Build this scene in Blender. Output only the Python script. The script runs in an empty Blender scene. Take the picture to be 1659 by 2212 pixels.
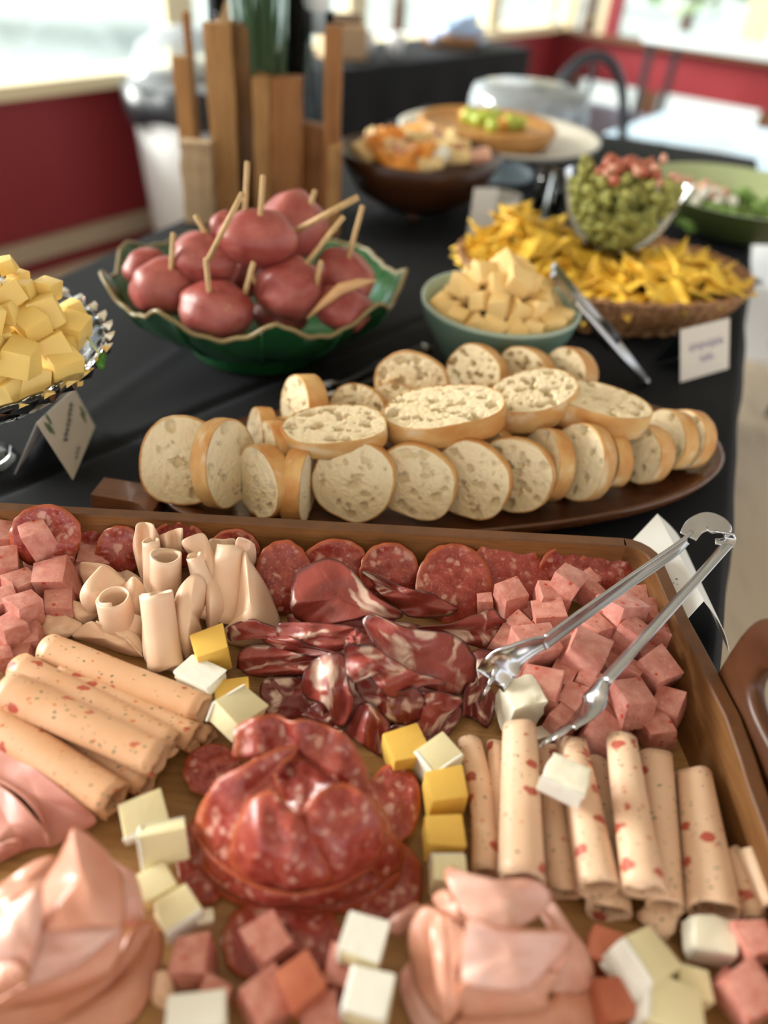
import bpy, bmesh, math, random
from mathutils import Vector, Matrix, Euler, noise

R = math.radians
rnd = random.Random(11)
scene = bpy.context.scene
COL = scene.collection

# ------------------------------------------------------------------ camera
FPX, PITCH, ROLL = 1600.0, R(39), R(5)
CAM = Vector((0, 0, .43))
cF = Vector((0, math.cos(PITCH), -math.sin(PITCH)))
_r, _u = Vector((1, 0, 0)), Vector((0, math.sin(PITCH), math.cos(PITCH)))
cR = _r * math.cos(ROLL) + _u * math.sin(ROLL)
cU = -_r * math.sin(ROLL) + _u * math.cos(ROLL)
cd = bpy.data.cameras.new('camera')
cd.sensor_fit = 'VERTICAL'; cd.sensor_height = 36; cd.lens = 36 * FPX / 2212
cd.clip_start = .01; cd.clip_end = 200
cam = bpy.data.objects.new('camera', cd); COL.objects.link(cam)
m = Matrix((cR, cU, -cF)).transposed().to_4x4(); m.translation = CAM
cam.matrix_world = m
scene.camera = cam
cd.dof.use_dof = True; cd.dof.focus_distance = .54; cd.dof.aperture_fstop = 2.3

# ------------------------------------------------------------------ world and sun, exposure
w = bpy.data.worlds.new('daylight'); scene.world = w; w.use_nodes = True
wn = w.node_tree; wn.nodes.clear()
wo = wn.nodes.new('ShaderNodeOutputWorld'); wb = wn.nodes.new('ShaderNodeBackground')
wb.inputs[0].default_value = (.90, .94, 1.0, 1); wb.inputs[1].default_value = 1.0
wn.links.new(wb.outputs[0], wo.inputs[0])
sl = bpy.data.lights.new('soft_window_sun', 'SUN'); sl.energy = 9.5; sl.angle = R(38); sl.color = (1, .945, .895)
so = bpy.data.objects.new('soft_window_sun', sl); COL.objects.link(so)
so.rotation_euler = Vector((-.80, .12, .42)).to_track_quat('Z', 'Y').to_euler(); so.location = (-2, 0, 3)
scene.view_settings.view_transform = 'Standard'; scene.view_settings.look = 'None'
scene.view_settings.gamma = 1; scene.view_settings.use_curve_mapping = False
scene.view_settings.exposure = 1.04

# ------------------------------------------------------------------ photo pixel -> place
FR = {'F': (0, 0, 1), 'A': (0, 1060, 700 / 1659), 'B': (480, 1130, 640 / 1659), 'C': (1000, 1080, 659 / 1659),
      'D': (0, 1340, 520 / 1659), 'E': (370, 1520, 650 / 1659), 'G': (880, 1500, 779 / 1659),
      'I': (0, 1680, 560 / 1659), 'J': (0, 350, 900 / 1659), 'K': (0, 520, 260 / 1085)}
def fp(f, x, y):
    a, b, s = FR[f]; return a + x * s, b + y * s
def ray(px, py): return cF + cR * ((px - 829.5) / FPX) - cU * ((py - 1106) / FPX)
def at(px, py, z=0.0):
    d = ray(px, py); return CAM + d * ((z - CAM.z) / d.z)
def atY(px, py, Y):
    d = ray(px, py); return CAM + d * (Y / d.y)
def depth(p): return (Vector(p) - CAM).dot(cF)
def fat(f, x, y, mm): return at(*fp(f, x, y), mm / 1000)

# ------------------------------------------------------------------ building helpers
def tag(o, label=None, cat=None, group=None, kind=None):
    if label: o['label'] = label
    if cat: o['category'] = cat
    if group: o['group'] = group
    if kind: o['kind'] = kind
    return o
def empty(name, loc, label=None, cat=None, group=None, kind=None):
    o = bpy.data.objects.new(name, None); COL.objects.link(o); o.location = loc; o.empty_display_size = .01
    return tag(o, label, cat, group, kind)
def wloc(o):
    v = Vector(o.location)
    while o.parent: o = o.parent; v += Vector(o.location)
    return v
def mesh(name, verts, faces, mat=None, parent=None, smooth=True, uv=None, origin=None, mats=None, fm=None):
    """verts in world space; the origin goes to the base of the piece, parents are unrotated"""
    vs = [Vector(v) for v in verts]
    if parent is not None: o0 = wloc(parent)
    elif origin is not None: o0 = Vector(origin)
    else:
        n = len(vs); o0 = Vector((sum(v.x for v in vs) / n, sum(v.y for v in vs) / n, min(v.z for v in vs)))
    me = bpy.data.meshes.new(name)
    me.from_pydata([v - o0 for v in vs], [], faces)
    if uv:
        ul = me.uv_layers.new(name='UVMap')
        for l in me.loops: ul.data[l.index].uv = uv[l.vertex_index]
    for x in (mats or ([mat] if mat else [])): me.materials.append(x)
    if fm:
        for i, p in enumerate(me.polygons): p.material_index = fm[i]
    if smooth:
        for p in me.polygons: p.use_smooth = True
    me.update()
    o = bpy.data.objects.new(name, me); COL.objects.link(o)
    if parent is not None: o.parent = parent
    else: o.location = o0
    return o
def inst(name, me, loc, rot=(0, 0, 0), sc=(1, 1, 1), parent=None):
    o = bpy.data.objects.new(name, me); COL.objects.link(o)
    o.location = loc; o.rotation_euler = rot; o.scale = sc
    if parent is not None: o.parent = parent
    return o
def solid(o, t, off=-1, bevel=0):
    s = o.modifiers.new('thickness', 'SOLIDIFY'); s.thickness = t; s.offset = off
    return o
def sharp(o, ang=40):
    for p in o.data.polygons: p.use_smooth = True
    o.data.set_sharp_from_angle(angle=R(ang)); return o
def boxv(c, s, rz=0, axes=None):
    c = Vector(c)
    if axes is None:
        q = Matrix.Rotation(rz, 3, 'Z'); axes = (q.col[0], q.col[1], q.col[2])
    a, b, d = (Vector(axes[i]) * s[i] / 2 for i in range(3))
    vs = [c + a * i + b * j + d * k for k in (-1, 1) for j in (-1, 1) for i in (-1, 1)]
    fs = [(0, 2, 3, 1), (4, 5, 7, 6), (0, 1, 5, 4), (2, 6, 7, 3), (0, 4, 6, 2), (1, 3, 7, 5)]
    return vs, fs
def box(name, c, s, mat, parent=None, rz=0, bev=0.0, axes=None):
    vs, fs = boxv(c, s, rz, axes)
    o = mesh(name, vs, fs, mat, parent, smooth=False)
    if bev:
        b = o.modifiers.new('bevel', 'BEVEL'); b.width = bev; b.segments = 2
    return o
def lathe(name, prof, c, mat, parent=None, seg=56, fn=None, smooth=True, tilt=None):
    """prof: (radius, z); fn(angle, i, r, z) -> r, z"""
    c = Vector(c); vs, fs = [], []
    n = len(prof)
    for i, (r, z) in enumerate(prof):
        for j in range(seg):
            a = 2 * math.pi * j / seg
            rr, zz = fn(a, i, r, z) if fn else (r, z)
            v = Vector((rr * math.cos(a), rr * math.sin(a), zz))
            if tilt: v = tilt @ v
            vs.append(c + v)
    for i in range(n - 1):
        for j in range(seg):
            k = (j + 1) % seg
            fs.append((i * seg + j, i * seg + k, (i + 1) * seg + k, (i + 1) * seg + j))
    if prof[0][0] > 1e-6: pass
    o = mesh(name, vs, fs, mat, parent, smooth)
    return o
def tube(name, pts, rad, mat, parent=None, seg=10, smooth=True):
    pts = [Vector(p) for p in pts]; n = len(pts); vs, fs = [], []
    rr = rad if isinstance(rad, (list, tuple)) else [rad] * n
    for i, p in enumerate(pts):
        t = (pts[min(i + 1, n - 1)] - pts[max(i - 1, 0)]).normalized()
        u = t.orthogonal().normalized() if i == 0 else (u - t * u.dot(t)).normalized()
        b = t.cross(u)
        for j in range(seg):
            a = 2 * math.pi * j / seg
            vs.append(p + (u * math.cos(a) + b * math.sin(a)) * rr[i])
    for i in range(n - 1):
        for j in range(seg):
            k = (j + 1) % seg
            fs.append((i * seg + j, i * seg + k, (i + 1) * seg + k, (i + 1) * seg + j))
    fs.append(tuple(range(seg))[::-1]); fs.append(tuple((n - 1) * seg + j for j in range(seg)))
    return mesh(name, vs, fs, mat, parent, smooth)
def catmull(pts, n, closed=True):
    out = []; L = len(pts)
    segs = L if closed else L - 1
    for i in range(segs):
        g = (lambda k: pts[k % L]) if closed else (lambda k: pts[max(0, min(L - 1, k))])
        p0, p1, p2, p3 = g(i - 1), g(i), g(i + 1), g(i + 2)
        for s in range(n):
            t = s / n
            out.append(tuple(.5 * (2 * b + (c - a) * t + (2 * a - 5 * b + 4 * c - d) * t * t + (3 * b - a - 3 * c + d) * t ** 3)
                             for a, b, c, d in zip(p0, p1, p2, p3)))
    if not closed: out.append(tuple(pts[-1]))
    return out

def slab(name, f, outline, mat, h=None, hc=None, dome=0.0, t=.0013, wav=(), rough=0.0, ruff=0.0, rings=11, per=7, cen=None,
         parent=None, seed=None, axis=0.0):
    """a thin slice: outline (x, y[, mm]) in photo frame f, height hc in the middle, dome mm of lift, wav = (angle, cycles, mm) folds.
    h = (mm at the far side, mm at the near side) where the outline has no heights of its own"""
    sd = rnd.random() * 100 if seed is None else seed
    ys = [p[1] for p in outline]; y0, y1 = min(ys), max(ys)
    pts = []
    for p in outline:
        px, py = fp(f, p[0], p[1])
        hh = p[2] if len(p) > 2 else h[0] + (h[1] - h[0]) * (p[1] - y0) / max(1, y1 - y0)
        pts.append((px, py, hh))
    ring = catmull(pts, per)
    n = len(ring)
    if cen: cx, cy = fp(f, cen[0], cen[1])
    else: cx, cy = sum(p[0] for p in ring) / n, sum(p[1] for p in ring) / n
    if hc is None: hc = sum(p[2] for p in ring) / n
    if cen and len(cen) > 2: hc = cen[2]
    sx = max(abs(p[0] - cx) for p in ring) or 1; sy = max(abs(p[1] - cy) for p in ring) or 1
    vs, uv, fs = [], [], []
    def add(px, py, hh, s, j):
        u, v = (px - cx) / sx, (py - cy) / sy
        for (a, cyc, mm) in wav:
            hh += mm * math.sin(math.pi * cyc * (u * math.cos(R(a)) + v * math.sin(R(a))) + sd)
        hh += dome * (1 - s * s)
        if rough: hh += rough * noise.noise(Vector((u * 2.2, v * 2.2, sd)))
        vs.append(at(px, py, max(hh, 12.4) / 1000 if f != 'F' else hh / 1000))
        a = 2 * math.pi * j / n + axis
        uv.append((.5 + .5 * s * math.cos(a), .5 + .5 * s * math.sin(a)))
    add(cx, cy, hc, 0, 0)
    for i in range(1, rings + 1):
        s = i / rings
        for j, (px, py, hh) in enumerate(ring):
            k = 1.0
            if ruff: k += ruff * s * s * noise.noise(Vector((math.cos(2 * math.pi * j / n) * 4, math.sin(2 * math.pi * j / n) * 4, sd + 9)))
            add(cx + (px - cx) * s * k, cy + (py - cy) * s * k, hc + (hh - hc) * s ** 1.3, s, j)
    for j in range(n): fs.append((0, 1 + (j + 1) % n, 1 + j))
    for i in range(rings - 1):
        a, b = 1 + i * n, 1 + (i + 1) * n
        for j in range(n):
            k = (j + 1) % n; fs.append((a + j, a + k, b + k, b + j))
    fs = [tuple(reversed(q)) for q in fs]
    o = mesh(name, vs, fs, mat, parent, uv=uv)
    # make the face normals look up
    if o.data.polygons[0].normal.z < 0:
        o.data.flip_normals()
    solid(o, t); return o

def roll(name, p0, p1, r0, r1, mat, turns=1.35, t=.0014, flat=.88, sag=0.0, start=-1.9, gap=.10, rag=.0025, n=26, m=54, bend=0.0, parent=None):
    """a sliced sheet rolled up around the axis p0 -> p1"""
    p0, p1 = Vector(p0), Vector(p1); sd = rnd.random() * 50
    ax = (p1 - p0); L = ax.length; ax.normalize()
    side = ax.cross(Vector((0, 0, 1))).normalized(); up = side.cross(ax).normalized()
    vs, fs, uv = [], [], []
    for i in range(n + 1):
        s = i / n
        for j in range(m + 1):
            q = j / m; ph = start + q * 2 * math.pi * turns
            rr = (r0 + (r1 - r0) * s) * (1 - gap * 2 * q * turns * .55) * (1 + .05 * noise.noise(Vector((s * 2.5, q * 3, sd))))
            e = 0
            if i == 0: e = -rag * (1 + noise.noise(Vector((q * 6, sd, 1))))
            if i == n: e = rag * (1 + 1.4 * noise.noise(Vector((q * 7, sd, 5))))
            c = p0 + ax * (L * s + e) + side * bend * math.sin(math.pi * s) + Vector((0, 0, -sag * math.sin(math.pi * s)))
            vs.append(c + side * (rr * math.cos(ph)) + up * (rr * flat * math.sin(ph)))
            uv.append((s * L * 10, q * turns * 6.28 * r0 * 10))
    for i in range(n):
        for j in range(m):
            a = i * (m + 1) + j; fs.append((a, a + 1, a + m + 2, a + m + 1))
    o = mesh(name, vs, fs, mat, parent, uv=uv)
    solid(o, t, off=0); return o

# ------------------------------------------------------------------ node material helper
class G:
    def __init__(s, name, **k):
        s.m = bpy.data.materials.new(name); s.m.use_nodes = True; s.t = s.m.node_tree
        s.b = s.t.nodes['Principled BSDF']
        for a, v in k.items(): s.set(a, v)
    def set(s, a, v):
        i = s.b.inputs[a.replace('_', ' ')]
        if hasattr(v, 'is_output') or isinstance(v, bpy.types.NodeSocket): s.t.links.new(v, i)
        elif isinstance(v, (tuple, list)) and i.type == 'RGBA': i.default_value = (*v[:3], 1)
        else: i.default_value = v
    def n(s, typ, props=None, ins=None, out=0):
        nd = s.t.nodes.new('ShaderNode' + typ)
        for a, v in (props or {}).items(): setattr(nd, a, v)
        for a, v in (ins or {}).items():
            i = nd.inputs[a]
            if isinstance(v, bpy.types.NodeSocket): s.t.links.new(v, i)
            elif isinstance(v, (tuple, list)) and i.type == 'RGBA': i.default_value = (*v[:3], 1)
            else: i.default_value = v
        return nd.outputs[out]
    def co(s, scale=(1, 1, 1), rnd_=True, which='Object'):
        c = s.n('TexCoord', out={'Object': 3, 'UV': 2, 'Generated': 0}[which])
        if rnd_:
            r_ = s.n('ObjectInfo', out='Random' if False else 5)
            r3 = s.n('VectorMath', {'operation': 'SCALE'}, {0: (3.1, 7.7, 5.3), 'Scale': r_})
            c = s.n('VectorMath', {'operation': 'ADD'}, {0: c, 1: r3})
        return s.n('Mapping', None, {'Vector': c, 'Scale': scale})
    def noise(s, v, sc, det=3, ro=.5, dist=0): return s.n('TexNoise', None, {'Vector': v, 'Scale': sc, 'Detail': det, 'Roughness': ro, 'Distortion': dist})
    def vor(s, v, sc, out=0, rand=1, feature='F1'): return s.n('TexVoronoi', {'feature': feature}, {'Vector': v, 'Scale': sc, 'Randomness': rand}, out)
    def ramp(s, fac, stops, interp='LINEAR'):
        nd = s.t.nodes.new('ShaderNodeValToRGB'); s.t.links.new(fac, nd.inputs[0]); e = nd.color_ramp.elements
        nd.color_ramp.interpolation = interp
        while len(e) < len(stops): e.new(.5)
        for q, (p, c) in zip(e, stops):
            q.position = p; q.color = (*c, 1) if isinstance(c, tuple) else (c, c, c, 1)
        return nd.outputs[0]
    def mix(s, fac, a, b):
        nd = s.t.nodes.new('ShaderNodeMix'); nd.data_type = 'RGBA'
        for i, v in ((0, fac), (6, a), (7, b)):
            if isinstance(v, bpy.types.NodeSocket): s.t.links.new(v, nd.inputs[i])
            else: nd.inputs[i].default_value = (*v, 1) if isinstance(v, tuple) else v
        return nd.outputs[2]
    def math(s, op, a, b=0.0): return s.n('Math', {'operation': op}, {0: a, 1: b})
    def bump(s, h, strength=.3, dist=.001):
        s.set('Normal', s.n('Bump', None, {'Height': h, 'Strength': strength, 'Distance': dist}))
    def rim(s):
        """0 in the middle of a slice, 1 at its edge"""
        u = s.n('TexCoord', out=2)
        d = s.n('VectorMath', {'operation': 'SUBTRACT'}, {0: u, 1: (.5, .5, 0)})
        return s.math('MULTIPLY', s.n('VectorMath', {'operation': 'LENGTH'}, {0: d}, out=1), 2.0)
def plain(name, col, rough=.5, **k):
    g = G(name, Base_Color=col, Roughness=rough, **k); return g.m
M = {}
# --- meats
US = .024      # cubes are unit meshes scaled to about this size: keeps their grain at its real size
def salami_mat():
    g = G('salami', Roughness=.32)
    v = g.co(); wv = g.n('VectorMath', {'operation': 'ADD'}, {0: v, 1: g.n('VectorMath', {'operation': 'SCALE'}, {0: g.n('TexNoise', None, {'Vector': v, 'Scale': 120}, 1), 'Scale': .011})})
    base = g.mix(g.ramp(g.noise(v, 160, 4), [(.35, 0.0), (.7, 1.0)]), (.27, .026, .018), (.42, .080, .055))
    d = g.vor(wv, 125); th = g.noise(v, 60, 2)
    fat_ = g.ramp(g.math('ADD', d, g.math('MULTIPLY', g.math('SUBTRACT', th, .5), .9)), [(.12, 1.0), (.36, 0.0)])
    d2 = g.ramp(g.vor(wv, 380), [(.10, .75), (.34, 0.0)])
    c = g.mix(g.math('MULTIPLY', g.math('MAXIMUM', fat_, g.math('MULTIPLY', d2, .6)), .72), base, (.68, .38, .30))
    ed = g.ramp(g.rim(), [(.86, 0.0), (.97, 1.0)])
    c = g.mix(g.math('MULTIPLY', ed, .85), c, (.44, .095, .030))
    g.set('Base Color', c); g.set('Specular IOR Level', .55)
    g.set('Subsurface Weight', .12); g.set('Subsurface Radius', (1, .3, .2)); g.set('Subsurface Scale', .002)
    g.bump(g.math('ADD', g.noise(v, 300, 4), g.math('MULTIPLY', g.noise(v, 60, 2), 2)), .35, .0008); return g.m
M['salami'] = salami_mat()
def prosciutto_mat(name, lean, dark):
    g = G(name, Roughness=.34)
    u = g.co((1, 1, 1), True, 'UV')
    v = g.co()
    wob = g.n('VectorMath', {'operation': 'ADD'}, {0: u, 1: g.n('VectorMath', {'operation': 'SCALE'}, {0: g.n('TexNoise', None, {'Vector': v, 'Scale': 38, 'Detail': 3}, 1), 'Scale': .32})})
    st = g.n('Mapping', None, {'Vector': wob, 'Scale': (2.2, .8, 1)})
    base = g.mix(g.noise(v, 130, 4), lean, dark)
    fine = g.n('Mapping', None, {'Vector': wob, 'Scale': (26, 3, 1)})
    base = g.mix(g.ramp(g.noise(fine, 1.5, 3), [(.58, 0.0), (.78, .35)]), base, (.58, .20, .15))
    band = g.noise(st, .85, 3, .55, .5)
    fat_ = g.ramp(g.math('ABSOLUTE', g.math('SUBTRACT', band, .5)), [(.012, 1.0), (.05, 0.0)])
    msk = g.ramp(g.noise(u, 2.4, 2), [(.46, 0.0), (.58, 1.0)])
    c = g.mix(g.math('MULTIPLY', g.math('MULTIPLY', fat_, msk), .85), base, (.80, .60, .49))
    ed = g.ramp(g.math('ADD', g.rim(), g.math('MULTIPLY', g.math('SUBTRACT', g.noise(u, 5, 2), .5), .10)), [(.90, 0.0), (.985, 1.0)])
    c = g.mix(g.math('MULTIPLY', ed, .8), c, (.055, .014, .013))
    g.set('Base Color', c); g.set('Specular IOR Level', .6)
    g.set('Subsurface Weight', .1); g.set('Subsurface Radius', (1, .25, .15)); g.set('Subsurface Scale', .002)
    g.bump(g.math('ADD', g.noise(fine, 1.5, 3), g.noise(v, 220, 3)), .25, .0005); return g.m
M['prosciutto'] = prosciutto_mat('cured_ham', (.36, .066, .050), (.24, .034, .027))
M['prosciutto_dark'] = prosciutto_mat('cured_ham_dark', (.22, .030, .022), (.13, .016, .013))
def sliced(name, c1, c2, edge, ew=.965, rough=.38, sss=.2, us=1.0):
    g = G(name, Roughness=rough); v = g.co((us, us, us))
    c = g.mix(g.ramp(g.noise(v, 45, 3), [(.35, 0.0), (.68, 1.0)]), c1, c2)
    c = g.mix(g.ramp(g.vor(v, 260), [(.04, .55), (.09, 0.0)]), c, tuple(x * .8 for x in c2))
    if edge: c = g.mix(g.math('MULTIPLY', g.ramp(g.rim(), [(ew - .06, 0.0), (ew + .03, 1.0)]), .8), c, edge)
    g.set('Base Color', c); g.set('Subsurface Weight', sss); g.set('Subsurface Radius', (1, .45, .3)); g.set('Subsurface Scale', .003)
    g.bump(g.noise(v, 260, 3), .2, .0006); return g.m
M['turkey'] = sliced('plain_turkey', (.87, .61, .44), (.84, .55, .38), (.88, .65, .48))
M['ham'] = sliced('cooked_ham', (.77, .42, .315), (.71, .32, .22), (.50, .17, .07), .975, .3)
M['ham_pale'] = sliced('cooked_ham_pale', (.78, .50, .43), (.72, .37, .29), (.52, .19, .085), .98, .3)
M['ham_pink'] = sliced('pink_ham', (.60, .27, .22), (.55, .21, .17), (.62, .30, .22), .97)
def herb_mat(name, c1, c2, red=1.0):
    g = G(name, Roughness=.42); v = g.co()
    c = g.mix(g.ramp(g.noise(v, 35, 3), [(.35, 0.0), (.68, 1.0)]), c1, c2)
    sv = g.n('Mapping', None, {'Vector': v, 'Scale': (1, 1.5, 1)})
    def specks(sc, off, size, col, frac):
        nonlocal c
        q = g.n('VectorMath', {'operation': 'ADD'}, {0: sv, 1: off})
        q = g.n('VectorMath', {'operation': 'ADD'}, {0: q, 1: g.n('VectorMath', {'operation': 'SCALE'}, {0: g.n('TexNoise', None, {'Vector': q, 'Scale': sc * 2.2}, 1), 'Scale': .55 / sc})})
        d = g.vor(q, sc); r_ = g.n('SeparateColor', None, {0: g.n('TexVoronoi', None, {'Vector': q, 'Scale': sc}, 1)})
        mk = g.math('MULTIPLY', g.ramp(d, [(size * .8, 1.0), (size, 0.0)]), g.math('LESS_THAN', r_, frac))
        c = g.mix(g.math('MULTIPLY', mk, .9), c, col)
    specks(62, (1, 2, 3), .30, (.46, .05, .028), .42 * red)
    specks(130, (4, 1, 8), .20, (.60, .16, .04), .30)
    specks(150, (9, 5, 1), .20, (.13, .15, .07), .45)
    specks(220, (2, 7, 4), .17, (.10, .11, .08), .5)
    g.set('Base Color', c); g.set('Subsurface Weight', .15); g.set('Subsurface Radius', (1, .45, .3)); g.set('Subsurface Scale', .003)
    g.bump(g.noise(v, 240, 3), .25, .0007); return g.m
M['herb'] = herb_mat('herb_chicken', (.76, .45, .27), (.72, .40, .22))
M['herb2'] = herb_mat('herb_chicken_pale', (.83, .58, .41), (.79, .51, .34), 1.15)
def hamcube_mat():
    g = G('ham_cube', Roughness=.4); v = g.co((US, US, US))
    c = g.mix(g.ramp(g.noise(v, 110, 4), [(.35, 0.0), (.68, 1.0)]), (.55, .19, .15), (.71, .34, .28))
    c = g.mix(g.ramp(g.vor(v, 230), [(.10, .4), (.30, 0.0)]), c, (.78, .46, .38))
    q = g.n('VectorMath', {'operation': 'ADD'}, {0: v, 1: (3, 1, 2)})
    r_ = g.n('SeparateColor', None, {0: g.n('TexVoronoi', None, {'Vector': q, 'Scale': 105}, 1)})
    mk = g.math('MULTIPLY', g.ramp(g.vor(q, 105), [(.14, 1.0), (.19, 0.0)]), g.math('LESS_THAN', r_, .35))
    c = g.mix(mk, c, (.55, .07, .03))
    g.set('Base Color', c); g.set('Subsurface Weight', .15); g.set('Subsurface Radius', (1, .4, .3)); g.set('Subsurface Scale', .003)
    g.bump(g.noise(v, 320, 4), .35, .0008); return g.m
M['hamcube'] = hamcube_mat()
M['hamcube_brown'] = sliced('ham_cube_outside', (.44, .11, .055), (.54, .18, .10), None, us=US)
def cheese_mat(name, c1, c2, sss=.3, rough=.42, b=.25):
    g = G(name, Roughness=rough); v = g.co((US, US, US))
    g.set('Base Color', g.mix(g.noise(v, 60, 3), c1, c2)); g.set('Subsurface Weight', sss)
    g.set('Subsurface Radius', (1, .8, .35)); g.set('Subsurface Scale', .004)
    g.bump(g.noise(v, 180, 3), b, .0008); return g.m
M['yellow'] = cheese_mat('yellow_cheese', (.82, .53, .11), (.77, .47, .085))
M['yellow_pale'] = cheese_mat('light_yellow_cheese', (.86, .62, .20), (.82, .57, .16))
M['cream'] = cheese_mat('cream_cheese_paste', (.88, .80, .54), (.86, .77, .47))
M['rind'] = cheese_mat('white_rind', (.87, .85, .78), (.84, .81, .72), .2, .65, .5)
M['feta'] = cheese_mat('crumbly_white_cheese', (.88, .85, .73), (.87, .81, .64), .25, .55, .6)
# --- bread
def crumb_mat():
    g = G('bread_crumb', Roughness=.85); v = g.co((.036, .012, .036))
    d = g.vor(v, 330)
    g.set('Base Color', g.mix(g.noise(v, 55, 4), (.86, .74, .52), (.79, .63, .38)))
    g.bump(g.math('ADD', g.ramp(d, [(.1, 0.0), (.5, 1.0)]), g.noise(v, 600, 3)), .5, .001)
    g.set('Subsurface Weight', .1); g.set('Subsurface Scale', .003); return g.m
def crust_mat():
    g = G('bread_crust', Roughness=.6); v = g.co((.036, .012, .036)); v2 = g.co((.03, .012, .03))
    c = g.mix(g.ramp(g.noise(v, 28, 4), [(.36, 0.0), (.66, 1.0)]), (.55, .24, .06), (.70, .44, .17))
    c = g.mix(g.ramp(g.noise(v2, 38, 5), [(.56, 0.0), (.68, .8)]), c, (.76, .60, .38))
    g.set('Base Color', c); g.bump(g.noise(v, 150, 5), .5, .0015); return g.m
M['crumb'], M['crust'] = crumb_mat(), crust_mat()
# --- woods
def wood(name, c1, c2, sc=(3, 40, 40), rough=.4, k=1.0, rnd_=False, spec=.4):
    g = G(name, Roughness=rough); v = g.co(sc, rnd_)
    n1 = g.noise(v, 3 * k, 5, .6, .4); n2 = g.noise(v, 11 * k, 3)
    c = g.mix(g.ramp(n1, [(.3, 0.0), (.7, 1.0)]), c1, c2)
    c = g.mix(g.math('MULTIPLY', g.ramp(n2, [(.52, 0.0), (.7, 1.0)]), .5), c, tuple(x * .45 for x in c1))
    g.set('Base Color', c); g.set('Specular IOR Level', spec)
    g.bump(n2, .15, .0008); return g.m
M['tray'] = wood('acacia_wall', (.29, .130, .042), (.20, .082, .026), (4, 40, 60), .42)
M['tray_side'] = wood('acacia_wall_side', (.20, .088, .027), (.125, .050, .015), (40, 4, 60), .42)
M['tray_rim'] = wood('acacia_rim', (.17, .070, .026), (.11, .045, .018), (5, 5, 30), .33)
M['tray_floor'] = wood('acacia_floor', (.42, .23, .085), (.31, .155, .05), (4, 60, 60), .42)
M['handle'] = wood('reddish_handle', (.10, .036, .014), (.065, .022, .009), (20, 5, 5), .35)
M['board'] = wood('walnut_board', (.135, .048, .018), (.085, .028, .012), (5, 30, 30), .16, spec=.6)
M['plank1'] = wood('weathered_plank', (.42, .225, .080), (.27, .125, .036), (30, 30, 2.2), .7, rnd_=True)
M['plank2'] = wood('brown_plank', (.34, .145, .040), (.21, .080, .020), (25, 25, 2), .65, rnd_=True)
M['plank3'] = wood('pale_driftwood', (.45, .32, .19), (.33, .22, .12), (30, 30, 3), .75, rnd_=True)
M['darkbowl'] = wood('dark_wooden_bowl', (.070, .026, .009), (.045, .015, .006), (12, 12, 40), .35)
M['skewer'] = wood('bamboo', (.60, .40, .19), (.52, .33, .15), (30, 30, 5), .6)
M['brownwood'] = wood('brown_furniture', (.15, .065, .028), (.10, .04, .016), (10, 10, 10), .5)
# --- cloth, metal, glass, ceramic
def cloth_mat():
    g = G('black_cloth', Roughness=.72); v = g.co((1, 1, 1), False)
    g.set('Base Color', g.mix(g.noise(v, 9, 3), (.0045, .0050, .0066), (.0070, .0076, .0095))); g.set('Specular IOR Level', .16)
    g.set('Sheen Weight', .012); g.set('Sheen Roughness', .5)
    wv = g.n('TexWave', {'wave_type': 'BANDS', 'bands_direction': 'DIAGONAL'}, {'Vector': v, 'Scale': 420, 'Distortion': 1})
    g.bump(g.math('ADD', wv, g.noise(v, 700, 2)), .12, .0006); return g.m
M['cloth'] = cloth_mat()
M['steel'] = plain('stainless_steel', (.50, .50, .51), .19, Metallic=1.0)
def brushed():
    g = G('brushed_steel', Metallic=1.0); v = g.co((1, 1, 1), False)
    g.set('Base Color', g.mix(g.noise(v, 40, 3), (.46, .46, .47), (.58, .58, .59))); g.set('Roughness', g.math('ADD', .24, g.math('MULTIPLY', g.noise(v, 90, 3), .16)))
    return g.m
M['brushed'] = brushed()
M['glass'] = plain('crystal_glass', (.98, 1, 1), .02, Transmission_Weight=1.0, IOR=1.5)
M['clear'] = plain('clear_plastic', (.97, .99, 1), .08, Transmission_Weight=.93, IOR=1.2)
M['teal'] = plain('sage_ceramic', (.155, .25, .20), .3)
M['tealrim'] = plain('sage_rim', (.36, .45, .36), .35)
def leafgreen():
    g = G('green_glaze', Roughness=.2); v = g.co((1, 1, 1), False)
    g.set('Base Color', g.mix(g.noise(v, 14, 4), (.006, .055, .016), (.014, .095, .030))); g.set('Coat Weight', .4)
    g.bump(g.noise(v, 40, 3), .25, .003); return g.m
M['leafgreen'] = leafgreen()
M['leafrim'] = plain('tan_glaze_edge', (.24, .18, .08), .3)
M['saladgreen'] = plain('olive_ceramic', (.055, .075, .022), .3)
M['saladin'] = plain('pale_green_ceramic', (.40, .46, .24), .35)
def potato():
    g = G('red_skin', Roughness=.42); v = g.co((.036, .036, .036))
    c = g.mix(g.ramp(g.noise(v, 40, 4), [(.35, 0.0), (.7, 1.0)]), (.27, .042, .034), (.43, .125, .10))
    c = g.mix(g.ramp(g.vor(v, 55), [(.05, .8), (.13, 0.0)]), c, (.45, .25, .15))
    g.set('Base Color', c); g.set('Subsurface Weight', .08); g.set('Subsurface Scale', .003); g.bump(g.noise(v, 70, 4), .3, .002); return g.m
M['potato'] = potato(); M['potato_flesh'] = plain('pale_flesh', (.62, .36, .17), .6)
M['paper'] = plain('white_card', (.80, .80, .79), .7)
M['paper_warm'] = plain('warm_card', (.66, .60, .53), .7)
M['ink'] = plain('dark_ink', (.05, .045, .06), .6); M['ink_purple'] = plain('violet_ink', (.30, .25, .38), .6)
M['greenprint'] = plain('green_print', (.12, .19, .08), .6)
M['sprig'] = plain('sprout_green', (.05, .17, .012), .4); M['stalk'] = plain('sprout_stalk', (.55, .62, .30), .5)
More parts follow.
